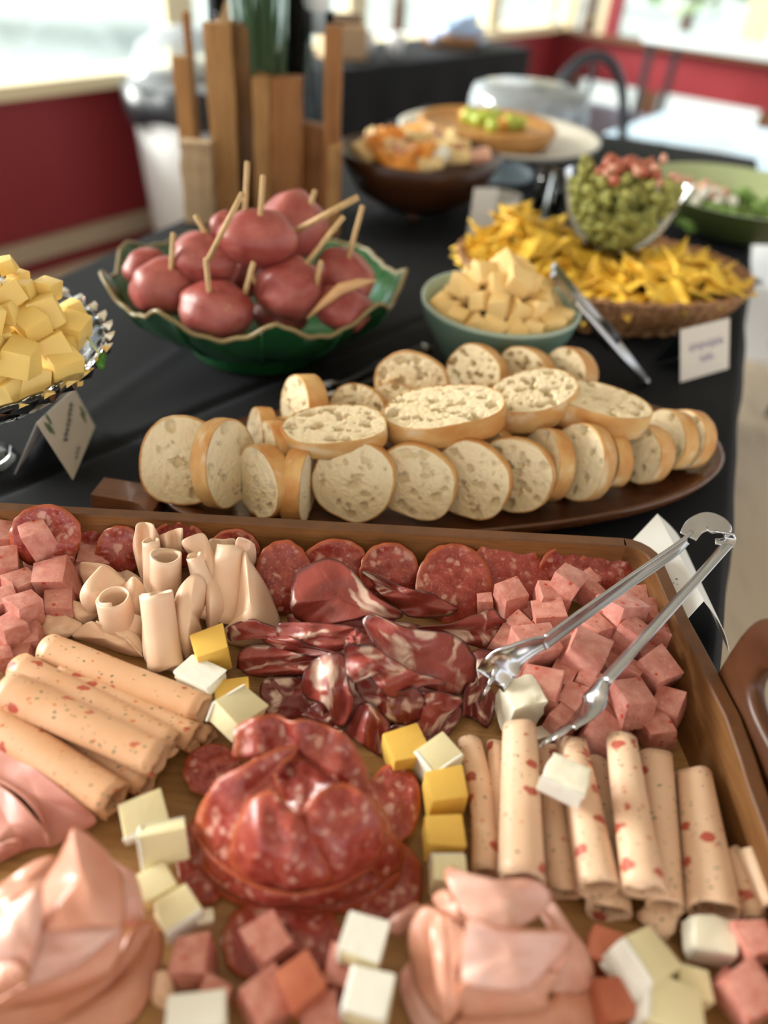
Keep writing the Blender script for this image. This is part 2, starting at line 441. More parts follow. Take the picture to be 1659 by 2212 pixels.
def chipmat():
    g = G('corn_chip', Roughness=.5); v = g.co((.028, .028, .028))
    g.set('Base Color', g.mix(g.noise(v, 35, 4), (.90, .60, .07), (.80, .47, .045))); g.bump(g.noise(v, 120, 4), .4, .0015); return g.m
M['chip'] = chipmat()
def wicker():
    g = G('wicker', Roughness=.6); v = g.co((1, 1, 1), False)
    g.set('Base Color', g.mix(g.noise(v, 60, 3), (.40, .20, .085), (.28, .13, .05))); g.bump(g.noise(v, 150, 3), .3, .001); return g.m
M['wicker'] = wicker()
M['croissant'] = cheese_mat('pale_bread_cube', (.88, .64, .28), (.82, .54, .20), .15, .6, .4)
def wallred():
    g = G('red_paint', Roughness=.55); v = g.co((1, 1, 1), False)
    g.set('Base Color', g.mix(g.noise(v, 3, 3), (.21, .011, .018), (.25, .016, .025))); return g.m
M['red'] = wallred()
M['creamtrim'] = plain('cream_trim', (.70, .60, .40), .5); M['tantrim'] = plain('tan_trim', (.42, .33, .24), .6)
M['floor_tan'] = wood('tan_floor', (.66, .54, .40), (.60, .48, .35), (2, .4, 1), .4)
def pane():
    g = G('window_glass'); t = g.t; t.nodes.remove(g.b)
    tr = t.nodes.new('ShaderNodeBsdfTransparent'); gl = t.nodes.new('ShaderNodeBsdfGlossy'); mx = t.nodes.new('ShaderNodeMixShader')
    tr.inputs[0].default_value = (.95, .98, .97, 1); gl.inputs['Roughness'].default_value = .02; mx.inputs[0].default_value = .06
    t.links.new(tr.outputs[0], mx.inputs[1]); t.links.new(gl.outputs[0], mx.inputs[2]); t.links.new(mx.outputs[0], t.nodes['Material Output'].inputs[0]); return g.m
M['pane'] = pane()
def thinglass(name, tint, refl, haze=0.0):
    g = G(name); t = g.t; t.nodes.remove(g.b)
    tr = t.nodes.new('ShaderNodeBsdfTransparent'); gl = t.nodes.new('ShaderNodeBsdfGlossy'); mx = t.nodes.new('ShaderNodeMixShader'); fr = t.nodes.new('ShaderNodeLayerWeight')
    tr.inputs[0].default_value = (*tint, 1); gl.inputs['Roughness'].default_value = .04; fr.inputs[0].default_value = refl
    t.links.new(fr.outputs[0], mx.inputs[0]); t.links.new(tr.outputs[0], mx.inputs[1]); t.links.new(gl.outputs[0], mx.inputs[2]); last = mx.outputs[0]
    if haze:
        d = t.nodes.new('ShaderNodeBsdfDiffuse'); d.inputs[0].default_value = (.85, .90, .94, 1); m2 = t.nodes.new('ShaderNodeMixShader'); m2.inputs[0].default_value = haze
        t.links.new(last, m2.inputs[1]); t.links.new(d.outputs[0], m2.inputs[2]); last = m2.outputs[0]
    t.links.new(last, t.nodes['Material Output'].inputs[0]); return g.m
M['thin'] = thinglass('thin_glass', (.96, .98, .98), .12); M['hazy'] = thinglass('hazy_plastic', (.92, .96, .98), .3, .22)
def leafy(name, a, b):
    g = G(name, Roughness=.6); v = g.co(); g.set('Base Color', g.mix(g.noise(v, 6, 3), a, b)); return g.m
M['tree'] = leafy('hazy_foliage', (.14, .24, .09), (.28, .38, .22)); M['plant'] = leafy('dark_leaf', (.025, .075, .025), (.09, .16, .06))
M['lawn'] = leafy('pale_ground', (.25, .29, .27), (.31, .34, .31))
M['white'] = plain('white_plastic', (.74, .74, .74), .5); M['black'] = plain('black_plastic', (.012, .014, .018), .35)
M['guac'] = leafy('avocado', (.36, .34, .09), (.25, .25, .05)); M['tomato'] = plain('tomato', (.40, .10, .05), .35); M['shrimp'] = plain('pink_piece', (.72, .36, .25), .4)
M['lettuce'] = leafy('lettuce', (.10, .22, .03), (.25, .36, .09)); M['whitefood'] = plain('white_food', (.80, .77, .68), .5)
M['orange'] = plain('orange_piece', (.78, .30, .04), .4); M['crisp'] = plain('golden_crisp', (.78, .56, .25), .5)
M['pastry'] = wood('baked_pastry', (.55, .28, .08), (.42, .18, .045), (20, 20, 8), .5); M['grape'] = plain('green_fruit', (.42, .50, .06), .3)
M['skyglare'] = plain('sky_glare_top', (.62, .80, 1.0), .25); M['greymetal'] = plain('dark_grey_metal', (.045, .05, .06), .4, Metallic=.6)  # pale blue is sky glare on a dark glossy top, put into its colour
M['bluecloth'] = plain('light_blue_cloth', (.50, .64, .86), .6)
# ================================================================== the room
A33 = R(33)
d1 = Vector((math.sin(A33), math.cos(A33), 0)); n1 = Vector((math.cos(A33), -math.sin(A33), 0)); UP = Vector((0, 0, 1))
W0 = Vector((-1.45, 2.68, 0)); KC = W0 + d1 * 4.4
FZ = -.75
def wallbox(name, o, d, n, s0, s1, z0, z1, t0, t1, mat, parent=None, kind='structure'):
    """box on a wall: s along the wall, z up, t out of the room (negative = into it)"""
    c = o + d * ((s0 + s1) / 2) - n * ((t0 + t1) / 2) + UP * ((z0 + z1) / 2)
    b = box(name, c, (s1 - s0, t1 - t0, z1 - z0), mat, parent, axes=(d, -n, UP))
    if parent is None: b['kind'] = kind
    return b
fl = mesh('floor', [(*(W0 + d1 * -6).xy, FZ), (*(W0 + d1 * -6 + n1 * 8).xy, FZ), (*(KC + n1 * 8).xy, FZ), (*KC.xy, FZ)], [(0, 1, 2, 3)], M['floor_tan'], smooth=False, origin=(0, 0, FZ)); fl['kind'] = 'structure'
wallL = wallbox('wall_left', W0, d1, n1, -5, 4.4, FZ, -.15, 0, .12, M['red'])
wallbox('wall_rail', W0, d1, n1, -5, 4.4, -.69, -.62, -.03, -.001, M['tantrim'], None)
bpy.data.objects['wall_rail'].name = 'trim_1'
tr2 = wallbox('trim_2', W0, d1, n1, -5, 4.38, -.15, -.105, -.05, .12, M['creamtrim'])
# windows of the left wall: frames, posts and panes
for i, (a, b) in enumerate(((-3.2, -1.2), (-1.2, .9), (.9, 2.05), (2.05, 3.45), (3.45, 4.32))):
    wnd = empty('window_%d' % (i + 1), W0 + d1 * ((a + b) / 2) + UP * -.105, kind='structure')
    wallbox('window_frame', W0, d1, n1, a, a + .07, -.105, 1.25, .01, .09, M['creamtrim'], wnd)
    wallbox('window_frame', W0, d1, n1, b - .07, b, -.105, 1.25, .01, .09, M['creamtrim'], wnd)
    wallbox('window_frame', W0, d1, n1, a + .07, b - .07, 1.18, 1.25, .01, .09, M['creamtrim'], wnd)
    wallbox('pane', W0, d1, n1, a + .07, b - .07, -.105, 1.18, .045, .050, M['pane'], wnd)
# right wall: red band, low light strip, upper windows
wallR = wallbox('wall_right', KC, n1, -d1, 0, 6, -.42, -.17, 0, .12, M['red'])
wallR2 = wallbox('wall_right_foot', KC, n1, -d1, 0, 6, FZ, -.57, 0, .12, plain('lavender_panel', (.36, .36, .47), .5)); wallR2.name = 'wall_right_low'
t3 = wallbox('trim_3', KC, n1, -d1, 0, 6, -.17, -.14, -.05, .14, M['brownwood'])
for i, (a, b) in enumerate(((.0, .22), (.72, .82), (1.52, 1.62), (2.4, 2.5))):
    q = wallbox('trim_%d' % (4 + i), KC, n1, -d1, a, b, -.57, -.42, .0, .10, M['brownwood'])
for i, (a, b) in enumerate(((0, .33), (.33, 1.3), (1.3, 2.4), (2.4, 4.0))):
    wnd = empty('window_%d' % (6 + i), KC + n1 * ((a + b) / 2) + UP * -.14, kind='structure')
    mt = M['red'] if i == 1 else M['creamtrim']
    wallbox('window_frame', KC, n1, -d1, a, a + .09, -.14, 1.25, .01, .09, mt, wnd)
    wallbox('window_frame', KC, n1, -d1, b - .06, b, -.14, 1.25, .01, .09, M['creamtrim'], wnd)
    wallbox('pane', KC, n1, -d1, a + .09, b - .06, -.14, 1.25, .045, .05, M['pane'], wnd)
cl = mesh('ceiling', [(*(W0 + d1 * -6).xy, 1.75), (*(W0 + d1 * -6 + n1 * 8).xy, 1.75), (*(KC + n1 * 8).xy, 1.75), (*KC.xy, 1.75)], [(3, 2, 1, 0)], plain('white_ceiling', (.80, .78, .74), .8), smooth=False, origin=(0, 3, 1.75)); cl['kind'] = 'structure'
wallbox('wall_left_top', W0, d1, n1, -6, 4.4, 1.25, 1.75, 0, .12, M['creamtrim']); wallbox('wall_right_top', KC, n1, -d1, 0, 8, 1.25, 1.75, 0, .12, M['creamtrim'])
# outside: pale ground and hazy trees
lw = mesh('ground', [(-60, -30, FZ - .4), (60, -30, FZ - .4), (60, 90, FZ - .4), (-60, 90, FZ - .4)], [(0, 1, 2, 3)], M['lawn'], smooth=False, origin=(0, 0, FZ - .4)); lw['kind'] = 'structure'
def tree(px, Y, h, wd, label):
    p = atY(px, 60, Y); b = Vector((p.x, p.y, FZ - .4))
    t = empty('garden_tree', b, label, 'tree', 'trees outside the windows')
    tube('trunk', [b, b + UP * h * .5], [wd * .08, wd * .05], M['brownwood'], t, 8)
    vs, fs = [], []; r2 = random.Random(int(px))
    for i in range(520):
        v = Vector((r2.gauss(0, .38), r2.gauss(0, .38), r2.gauss(0, .36)))
        if v.length > 1: v.normalize()
        c = b + Vector((v.x * wd, v.y * wd, h * .62 + v.z * h * .42)); s = wd * .17
        u_ = Vector((r2.gauss(0, 1), r2.gauss(0, 1), r2.gauss(0, 1))).normalized(); w_ = u_.orthogonal().normalized()
        k = len(vs); vs += [c - u_ * s, c + w_ * s * .5, c + u_ * s, c - w_ * s * .5]; fs.append((k, k + 1, k + 2, k + 3))
    mesh('crown', vs, fs, M['tree'], t, smooth=False)
tree(-150, 12, 3.4, 1.7, 'hazy garden tree outside the window at the far left')
tree(190, 21, 3.6, 1.8, 'hazy garden tree outside the left window beside the bin')
tree(860, 13, 3.3, 1.3, 'green garden tree seen behind the dark draped table')
tree(985, 24, 4.2, 1.7, 'pale garden tree seen above the blue cloth pile')
tree(1270, 17, 4.2, 1.9, 'pale garden tree outside beyond the room corner')
tree(1480, 14, 3.2, 1.3, 'garden tree outside the right window strip')

# ================================================================== buffet table with its black cloth
TA = R(19.6); td = Vector((math.sin(TA), math.cos(TA), 0)); tn = Vector((math.cos(TA), -math.sin(TA), 0))
tb = empty('buffet_table', tn * -.33 + td * .9 + UP * FZ, 'long buffet table under a black cloth carrying all the food', 'table')
c0 = tn * -.33 + td * .95
box('table_top', c0 + UP * -.028, (.86, 2.50, .03), M['brownwood'], tb, axes=(tn, td, UP))
for sx in (-.36, .36):
    for sy in (-1.15, 1.15): box('leg', c0 + tn * sx + td * sy + UP * (FZ / 2 - .02), (.04, .04, -FZ - .045), M['greymetal'], tb, axes=(tn, td, UP))
# cloth: top plus drape, folded skirt
def cloth():
    vs, fs = [], []
    x0, x1, y0, y1 = -.79, .118, -.30, 2.28
    NX, NY = 160, 360
    def top(u, v):
        z = .0022 * noise.noise(Vector((u * 6, v * 5, 2))) - .0016
        # pressed fold lines in the cloth
        for (q, a) in ((-.12, .0016), (-.52, .0012)):
            z += a * math.exp(-((u - q) / .010) ** 2)
        p = tn * u + td * v
        e = (p.x + .348) * .766 - (p.y - .513) * .643           # pressed crease running to the leaf bowl
        z = min(z, -.0002) - .0045 * math.exp(-(e / .007) ** 2) - .002 * math.exp(-((e + .03) / .03) ** 2)
        return z
    per = []
    for j in range(NY + 1):
        for i in range(NX + 1):
            u, v = x0 + (x1 - x0) * i / NX, y0 + (y1 - y0) * j / NY
            vs.append(tn * u + td * v + UP * min(top(u, v), -.0002))
    for j in range(NY):
        for i in range(NX):
            a = j * (NX + 1) + i; fs.append((a, a + 1, a + NX + 2, a + NX + 1))
    ring = [(i, 0) for i in range(NX)] + [(NX, j) for j in range(NY)] + [(i, NY) for i in range(NX, 0, -1)] + [(0, j) for j in range(NY, 0, -1)]
    base = [j * (NX + 1) + i for i, j in ring]; n = len(base); prev = base
    cen = (x0 + x1) / 2, (y0 + y1) / 2
    for k, dz in enumerate((.004, .014, .05, .13, .28, .45, .60)):
        cur = []
        for q, (i, j) in enumerate(ring):
            u, v = x0 + (x1 - x0) * i / NX, y0 + (y1 - y0) * j / NY
            ox = 1 if i == NX else -1 if i == 0 else 0; oy = 1 if j == NY else -1 if j == 0 else 0
            l = math.hypot(ox, oy) or 1
            s = (u + v); amp = min(1, dz / .18)
            out = (.006 if k else .002) + min(dz, .02) * .25 + amp * (.018 * math.sin(s * 17 + 1.0) + .010 * math.sin(s * 41 + 2) + .012)
            vs.append(tn * (u + ox / l * out) + td * (v + oy / l * out) + UP * (-dz)); cur.append(len(vs) - 1)
        for q in range(n): fs.append((prev[q], cur[q], cur[(q + 1) % n], prev[(q + 1) % n]))
        prev = cur
    o = mesh('tablecloth', vs, fs, M['cloth'], origin=c0)
    return tag(o, 'black cloth draped over the long buffet table', 'tablecloth')
cloth()

# ================================================================== background furniture
b0 = atY(335, 300, 3.05); b0 = Vector((-.86, 3.06, FZ))
bn = empty('waste_bin', b0, 'white waste bin with black bag and domed lid by the red wall', 'bin')
lathe('bin_body', [(0, 0), (.17, 0), (.205, .60), (.195, .60), (.16, .02), (0, .02)], b0, M['white'], bn, 40)
lathe('bin_bag', [(.194, .56), (.20, .635), (.226, .64), (.232, .565), (.224, .53)], b0, M['black'], bn, 40, fn=lambda a, i, r, z: (r * (1 + .015 * math.sin(a * 9 + i)), z + .012 * math.sin(a * 5 + i)))
lathe('bin_lid', [(.205, .642), (.20, .67), (.16, .76), (.08, .81), (0, .82)], b0, M['hazy'], bn, 40)
# dark draped side table
sd = empty('side_table', (0, 3.3, FZ), 'small side table draped in black behind the wood centrepiece', 'table')
s0 = Vector((-.28, 2.88, 0)); sdir = Vector((.60, .80, 0)); snrm = Vector((-.80, .60, 0))
sd.location = s0 + sdir * .62 + snrm * .25 + UP * FZ
def skirt(name, o, u, v, lu, lv, zt, zb, mat, parent):
    vs, fs = [], []; ring = []
    N = 24
    for k in range(N): ring.append((k / N, 0, 0, -1))
    for k in range(N): ring.append((1, k / N, 1, 0))
    for k in range(N): ring.append((1 - k / N, 1, 0, 1))
    for k in range(N): ring.append((0, 1 - k / N, -1, 0))
    for lv_i, z in enumerate((zt, zt - .01, (zt + zb) / 2, zb)):
        for k, (a, b, ou, ov) in enumerate(ring):
            e = (0, .006, .02, .03)[lv_i] + (0, 0, .012, .02)[lv_i] * math.sin(k * 1.3)
            vs.append(o + u * (a * lu + ou * e) + v * (b * lv + ov * e) + UP * z)
    n = len(ring)
    for i in range(3):
        for k in range(n): fs.append((i * n + k, i * n + (k + 1) % n, (i + 1) * n + (k + 1) % n, (i + 1) * n + k))
    fs.append(tuple(range(n)))
    return mesh(name, vs, fs, mat, parent, smooth=False)
skirt('table_drape', s0, sdir, snrm, 1.25, .40, .0, FZ + .02, M['cloth'], sd)
box('table_top', s0 + sdir * .62 + snrm * .20 + UP * -.02, (1.2, .36, .03), M['brownwood'], sd, axes=(sdir, snrm, UP))
bg = empty('paper_bag', s0 + sdir * .18 + snrm * .16, 'brown paper bag standing on the black side table', 'bag')
box('bag_body', bg.location + UP * .055, (.16, .12, .11), plain('kraft_paper', (.42, .27, .15), .7), bg, rz=.5, bev=.01)
box('bag_flap', bg.location + UP * .125, (.15, .05, .03), plain('kraft_paper_dark', (.20, .13, .08), .7), bg, rz=.5, bev=.008)
for k, (s, t) in enumerate(((.36, .2), (.44, .12))):
    p = s0 + sdir * s + snrm * t
    tag(lathe('paper_cup', [(0, 0), (.028, 0), (.036, .075), (.033, .075), (.026, .004), (0, .004)], p + UP * .001, M['white'], seg=24), ('white paper cup next to the brown bag on the black side table', 'white paper cup standing a little right of its twin cup')[k], 'cup', 'paper cups')
kb = s0 + sdir * .92 + snrm * .2
bk = empty('wicker_hamper', kb, 'brown woven basket holding light blue cloths on the side table', 'basket')
lathe('basket_wall', [(0, 0), (.11, 0), (.14, .05), (.132, .05), (.10, .008), (0, .008)], kb, M['wicker'], bk, 32)
for k in range(3):
    q = box('folded_cloth', kb + UP * (.035 + .032 * k), (.24 - .02 * k, .2 - .02 * k, .03), M['bluecloth'], None, rz=.3 + .4 * k, bev=.012)
    tag(q, ('lowest light blue cloth folded in the brown basket', 'middle light blue cloth of the basket pile', 'topmost light blue cloth of the basket pile')[k], 'cloth', 'folded blue cloths')
# dining furniture at the right
def dining(name, c, lu, lv, ang, top, label, z=-.02):
    t = empty(name, (c[0], c[1], FZ), label, 'table')
    u_, v_ = Vector((math.cos(ang), math.sin(ang), 0)), Vector((-math.sin(ang), math.cos(ang), 0)); c = Vector((c[0], c[1], 0))
    box('table_top', c + UP * (z - .015), (lu, lv, .03), top, t, axes=(u_, v_, UP), bev=.008)
    for a in (-1, 1):
        for b in (-1, 1): box('leg', c + u_ * a * (lu / 2 - .05) + v_ * b * (lv / 2 - .05) + UP * ((FZ + z - .03) / 2), (.035, .035, z - .03 - FZ), M['greymetal'], t, axes=(u_, v_, UP))
    return t
dining('dining_table', (1.32, 2.70), 1.25, .62, -A33, M['skyglare'], 'dining table with sky glare painted on its top, just beyond the buffet at right', -.10)
dining('dining_table', (1.95, 5.0), 1.3, .6, -A33, plain('glare_counter', (.62, .70, .74), .2), 'long counter table with glare painted into its pale top under the right window', -.03)  # whitish-blue top colour includes the glare on it
def chair(c, ang, label, zs=-.30):
    c = Vector((c[0], c[1], FZ)); t = empty('bentwood_chair', c, label, 'chair', 'dining chairs')
    u_, v_ = Vector((math.cos(ang), math.sin(ang), 0)), Vector((-math.sin(ang), math.cos(ang), 0))
    lathe('seat', [(0, .43), (.19, .43), (.2, .445), (.19, .46), (0, .46)], c, M['greymetal'], t, 28)
    for a in (-1, 1):
        for b in (-1, 1): tube('leg', [c + u_ * a * .13 + v_ * b * .13 + UP * .43, c + u_ * a * .18 + v_ * b * .18], [.014, .011], M['greymetal'], t, 8)
    pts = [c + v_ * .17 + u_ * (.19 * math.cos(q)) + UP * (.44 + .44 * math.sin(q) ** .8) for q in [math.pi * k / 20 for k in range(21)]]
    tube('back_hoop', pts, .016, M['greymetal'], t, 8)
    tube('back_spindle', [c + v_ * .17 + UP * .45, c + v_ * .17 + UP * .86], .009, M['greymetal'], t, 8)
chair((.60, 2.52), .45, 'dark round-backed chair next to the buffet end')
chair((1.42, 1.98), .2, 'dark round-backed chair at the near side of the table with painted sky glare')
cb = empty('sideboard', (2.12, 4.05, FZ), 'tall brown wooden sideboard at the right edge by the window', 'cabinet')
box('cabinet_body', (2.12, 4.05, FZ + .40), (.62, .4, .72), M['brownwood'], cb, rz=-A33, bev=.01)
box('cabinet_top', (2.12, 4.05, FZ + .79), (.66, .44, .06), M['brownwood'], cb, rz=-A33, bev=.01)
bx = box('storage_box', at(1668, 640, FZ + .12) - UP * 0, (.35, .7, .26), M['white'], None, rz=-TA)
bx.location.z = FZ; tag(bx, 'white box on the floor right beside the buffet table', 'box')

# ================================================================== driftwood centrepiece
vb = Vector((-.262, 1.33, 0))
ct = empty('driftwood_vase', vb, 'tall centrepiece of upright driftwood planks around a glass vase', 'centrepiece')
def plank(xa, xb, ytop, Y, mat, th=.022, lean=0.0):
    a, b = atY(xa, ytop, Y), atY(xb, ytop, Y)
    zt = (a.z + b.z) / 2; wd = (b - a).length; cx = (a.x + b.x) / 2
    vs, fs = [], []; N = 16; sd_ = rnd.random() * 50
    for i in range(N + 1):
        s = i / N
        for (sx, sy) in ((-1, -1), (0, -1.12), (1, -1), (1, 1), (0, 1.1), (-1, 1)):
            w_ = wd / 2 * (1 + .16 * noise.noise(Vector((s * 4, sx * 3, sd_))))
            tz = zt * s + (.008 * noise.noise(Vector((sx * 2, sy, sd_ + 4))) if i == N else 0)
            # the sides of a plank run straight up
            vs.append(Vector((cx + sx * w_ + lean * (s - 1) * zt, Y + sy * th / 2 * (1 + .25 * noise.noise(Vector((s * 5, sy, sd_ + 9)))), tz)))
    for i in range(N):
        for k in range(6): fs.append((i * 6 + k, i * 6 + (k + 1) % 6, (i + 1) * 6 + (k + 1) % 6, (i + 1) * 6 + k))
    fs.append(tuple(range(6))[::-1]); fs.append(tuple(N * 6 + k for k in range(6)))
    return sharp(mesh('plank', vs, fs, mat, ct), 35)
plank(395, 409, 28, 1.42, M['plank2'], .012)
plank(374, 408, 122, 1.38, M['plank1'])
plank(390, 456, 305, 1.27, M['plank3'], .03)
plank(441, 502, 46, 1.31, M['plank1'], .03)
plank(500, 540, 54, 1.335, M['plank2'], .03)
plank(546, 582, 163, 1.30, M['plank1'], .03)
plank(578, 655, 166, 1.305, M['plank2'], .032)
plank(652, 712, 268, 1.33, M['plank2'], .03)
plank(704, 741, 54, 1.30, M['plank2'], .03)
plank(712, 738, 312, 1.27, M['plank1'], .025)
plank(470, 540, 200, 1.43, M['plank2'], .02)
gv = lathe('glass_vase', [(0, .002), (.075, .002), (.078, .02), (.078, .36), (.074, .36), (.074, .02), (0, .012)], vb + Vector((.0, .045, 0)), M['thin'], ct, 40)
# greens standing in the vase
pl = empty('leafy_plant', vb + Vector((.0, .045, .02)), 'dark green grassy plant growing out of the driftwood vase', 'plant')
vs, fs = [], []
for k in range(170):
    a, q = rnd.uniform(0, 6.28), rnd.uniform(0, .05)
    p = vb + Vector((q * math.cos(a), .045 + q * math.sin(a), .02)); h_ = rnd.uniform(.26, .42); sp = rnd.uniform(0, .03); wd = rnd.uniform(.003, .006)
    dr = Vector((math.cos(a), math.sin(a), 0)); sdv = Vector((-dr.y, dr.x, 0)) * wd; k0 = len(vs)
    for i in range(5):
        s = i / 4; c = p + UP * h_ * s + dr * sp * s * s
        vs += [c - sdv * (1 - s * .9), c + sdv * (1 - s * .9)]
        if i: fs.append((k0 + 2 * i - 2, k0 + 2 * i - 1, k0 + 2 * i + 1, k0 + 2 * i))
mesh('foliage', vs, fs, M['plant'], pl, smooth=False)
cn = atY(688, 40, 1.40)
kd = empty('white_candle', (cn.x, 1.40, 0), 'slim white candle in a clear tube behind the driftwood planks', 'candle')
tube('candle_body', [(cn.x, 1.40, .27), (cn.x, 1.40, .36)], .017, M['white'], kd, 16)
lathe('candle_tube', [(0, 0), (.024, 0), (.024, .30), (.021, .30), (.021, .01), (0, .01)], (cn.x, 1.40, 0), M['thin'], kd, 24)
# ================================================================== reusable small meshes
def cubemesh(name, mats, jit=.08, bev=.06, seed=0, taper=None, rough=0.0, cuts=0):
    r2 = random.Random(seed); bm = bmesh.new(); bmesh.ops.create_cube(bm, size=1)
    for v in bm.verts: v.co += Vector((r2.uniform(-jit, jit), r2.uniform(-jit, jit), r2.uniform(-jit, jit)))
    bmesh.ops.bevel(bm, geom=bm.edges[:] + bm.verts[:], offset=bev, segments=2, profile=.6, affect='EDGES')
    if cuts:
        bmesh.ops.subdivide_edges(bm, edges=bm.edges[:], cuts=cuts, use_grid_fill=True)
        for v in bm.verts: v.co += v.co.normalized() * rough * noise.noise(v.co * 5 + Vector((seed, 0, 0)))
    me = bpy.data.meshes.new(name); bm.to_mesh(me); bm.free()
    for x in mats: me.materials.append(x)
    for p in me.polygons: p.use_smooth = True
    me.set_sharp_from_angle(angle=R(38)); return me
def size_at(p, px): return px * depth(p) / FPX

# ================================================================== cake stand, fruit tart and clear cover
cs = atY(1075, 300, 1.74); cz = .074
cb = Vector((cs.x, 1.74, 0))
k = empty('cake_stand', cb, 'large pale platter on a pedestal foot at the far end', 'stand')
lathe('plate', [(0, cz - .012), (.19, cz - .006), (.212, cz + .006), (.214, cz + .012), (.206, cz + .012), (.185, cz), (0, cz - .004)], cb, plain('cream_ceramic', (.66, .62, .54), .25), k, 64)
lathe('pedestal', [(0, 0), (.09, .0), (.085, .012), (.035, .03), (.03, .045), (.06, cz - .011), (0, cz - .011)], cb, plain('bluish_white_ceramic', (.55, .68, .74), .2), k, 40)
tc = atY(1045, 318, 1.69)
tc = Vector((tc.x, 1.69, cz + .001))
k = empty('fruit_tart', tc, 'round golden tart topped with green fruit on the platter', 'tart')
lathe('crust', [(0, 0), (.128, 0), (.142, .03), (.136, .037), (.125, .028), (0, .027)], tc, M['pastry'], k, 72, fn=lambda a, i, r, z: (r * (1 + (.018 * math.sin(a * 30) if 0 < i < 5 else 0)), z))
for q in range(15):
    a, rr = rnd.uniform(0, 6.28), rnd.uniform(0, .085)
    p = tc + Vector((rr * math.cos(a), rr * math.sin(a) * .8, .038))
    s = rnd.uniform(.012, .019)
    lathe('fruit', [(0, -s), (s * .7, -s * .7), (s, 0), (s * .7, s * .7), (0, s)], p, M['orange'] if q in (3, 9) else M['grape'], k, 12)
cv = Vector((tc.x + .10, 1.78, cz + .012)); cv2 = cb + Vector((.12, .26, 0))
k = empty('clear_cover', Vector((cb.x + .10, 2.09, 0)), 'clear plastic cake cover standing behind the tart', 'cover')
kc = Vector((cb.x + .10, 2.09, 0))
o_ = lathe('cover_wall', [(.150, .001), (.150, .085), (.142, .112), (.12, .120), (0, .123)], kc, M['hazy'], k, 56); solid(o_, .003)
lathe('cover_rim', [(.151, .002), (.162, .003), (.162, .012), (.151, .012)], kc, M['hazy'], k, 56)

# ================================================================== wooden bowl with mixed snacks
wl_, wr_ = atY(728, 345, 1.42), atY(1078, 390, 1.42)
wc = Vector(((wl_.x + wr_.x) / 2, 1.42, 0)); wr = (wr_.x - wl_.x) / 2; wz = .105
k = empty('wooden_bowl', wc, 'wide dark wooden bowl filled with mixed snacks', 'bowl')
lathe('bowl_body', [(0, .01), (.06, .012), (.11, .04), (wr * .9, .075), (wr, wz), (wr * .97, wz + .002), (wr * .85, .08), (.09, .05), (0, .035)], wc, M['darkbowl'], k, 56)
for q in range(3):
    a = q * 2.09 + .5; tube('foot', [wc + Vector((.06 * math.cos(a), .06 * math.sin(a), .0)), wc + Vector((.055 * math.cos(a), .055 * math.sin(a), .015))], .012, M['darkbowl'], k, 12)
snk = [cubemesh('snack_piece', [M[x]], .16, .16, 40 + i) for i, x in enumerate(('crisp', 'whitefood', 'orange', 'crisp', 'shrimp'))]
for q in range(46):
    a, s = rnd.uniform(0, 6.28), math.sqrt(rnd.random()) * .76
    p = wc + Vector((wr * s * math.cos(a), wr * s * math.sin(a), wz - .010 + .022 * (1 - s * s)))
    ky = 2 if (abs(p.x - wc.x + .03) < .045 and rnd.random() < .6) else rnd.choice((0, 0, 3, 1, 0, 4))
    o_ = inst('snack_piece', snk[ky], p, (rnd.uniform(-.6, .6), rnd.uniform(-.6, .6), rnd.uniform(0, 3)), (.046, .038, .014))
    tag(o_, {2: 'orange snack piece lying in the dark wooden bowl', 1: 'white snack piece lying in the dark wooden bowl', 4: 'pinkish snack piece lying in the dark wooden bowl'}.get(ky, 'golden crisp piece lying in the dark wooden bowl'), 'snack', 'snacks in the wooden bowl ' + str(ky % 3 if ky == 3 else ky))
# small white things round the wooden bowl
def tent(name, a, b, h_, depth_v, mat, label, group=None, inner=None):
    """folded card: front foot edge a-b, ridge above, back foot further along depth_v"""
    a, b = Vector(a), Vector(b); dv = Vector(depth_v)
    r0_, r1_ = a + dv * .5 + UP * h_, b + dv * .5 + UP * h_
    k_ = empty(name, (a + b) / 2 + dv * .5, label, 'card', group)
    o1 = mesh('card_front', [a, b, r1_, r0_], [(0, 1, 2, 3)], mat, k_, smooth=False); solid(o1, .0005)
    o2 = mesh('card_back', [a + dv, b + dv, r1_, r0_], [(0, 3, 2, 1)], inner or mat, k_, smooth=False); solid(o2, .0005)
    return k_, o1
def scribble(parent, o, u, v, n, x0, x1, y0, amp, mat, seed, w=.0011, name='handwriting'):
    """a handwritten line on a card: o corner, u and v its edges"""
    r2 = random.Random(seed); nn = u.cross(v).normalized(); vs, fs = [], []; pts = []
    N = n * 6
    for i in range(N + 1):
        s = i / N
        pts.append((x0 + (x1 - x0) * s + .25 * amp * math.sin(i * 1.6), y0 + amp * math.sin(i * 1.05 + r2.uniform(-.5, .5)) * (1 + .8 * (r2.random() < .12))))
    P_ = [o + u * a + v * b + nn * .0006 for a, b in pts]
    for i, p in enumerate(P_):
        t = (P_[min(i + 1, N)] - P_[max(i - 1, 0)]).normalized(); sdv = nn.cross(t) * w / 2
        vs += [p - sdv, p + sdv]
        if i: fs.append((2 * i - 2, 2 * i - 1, 2 * i + 1, 2 * i))
    return mesh(name, vs, fs, mat, parent, smooth=False)
pa = at(1010, 528, 0)
tent('place_card', pa, pa + Vector((.042, .012, 0)), .085, (.0, .05, 0), M['paper'], 'small plain white card standing before the wooden bowl')
pr = at(1082, 462, 0)
tag(lathe('white_ramekin', [(0, .002), (.026, .002), (.033, .035), (.030, .035), (.024, .006), (0, .006)], pr, M['white'], seg=28), 'small white ramekin between wooden bowl and cake stand', 'ramekin')
pr = at(1178, 470, 0)
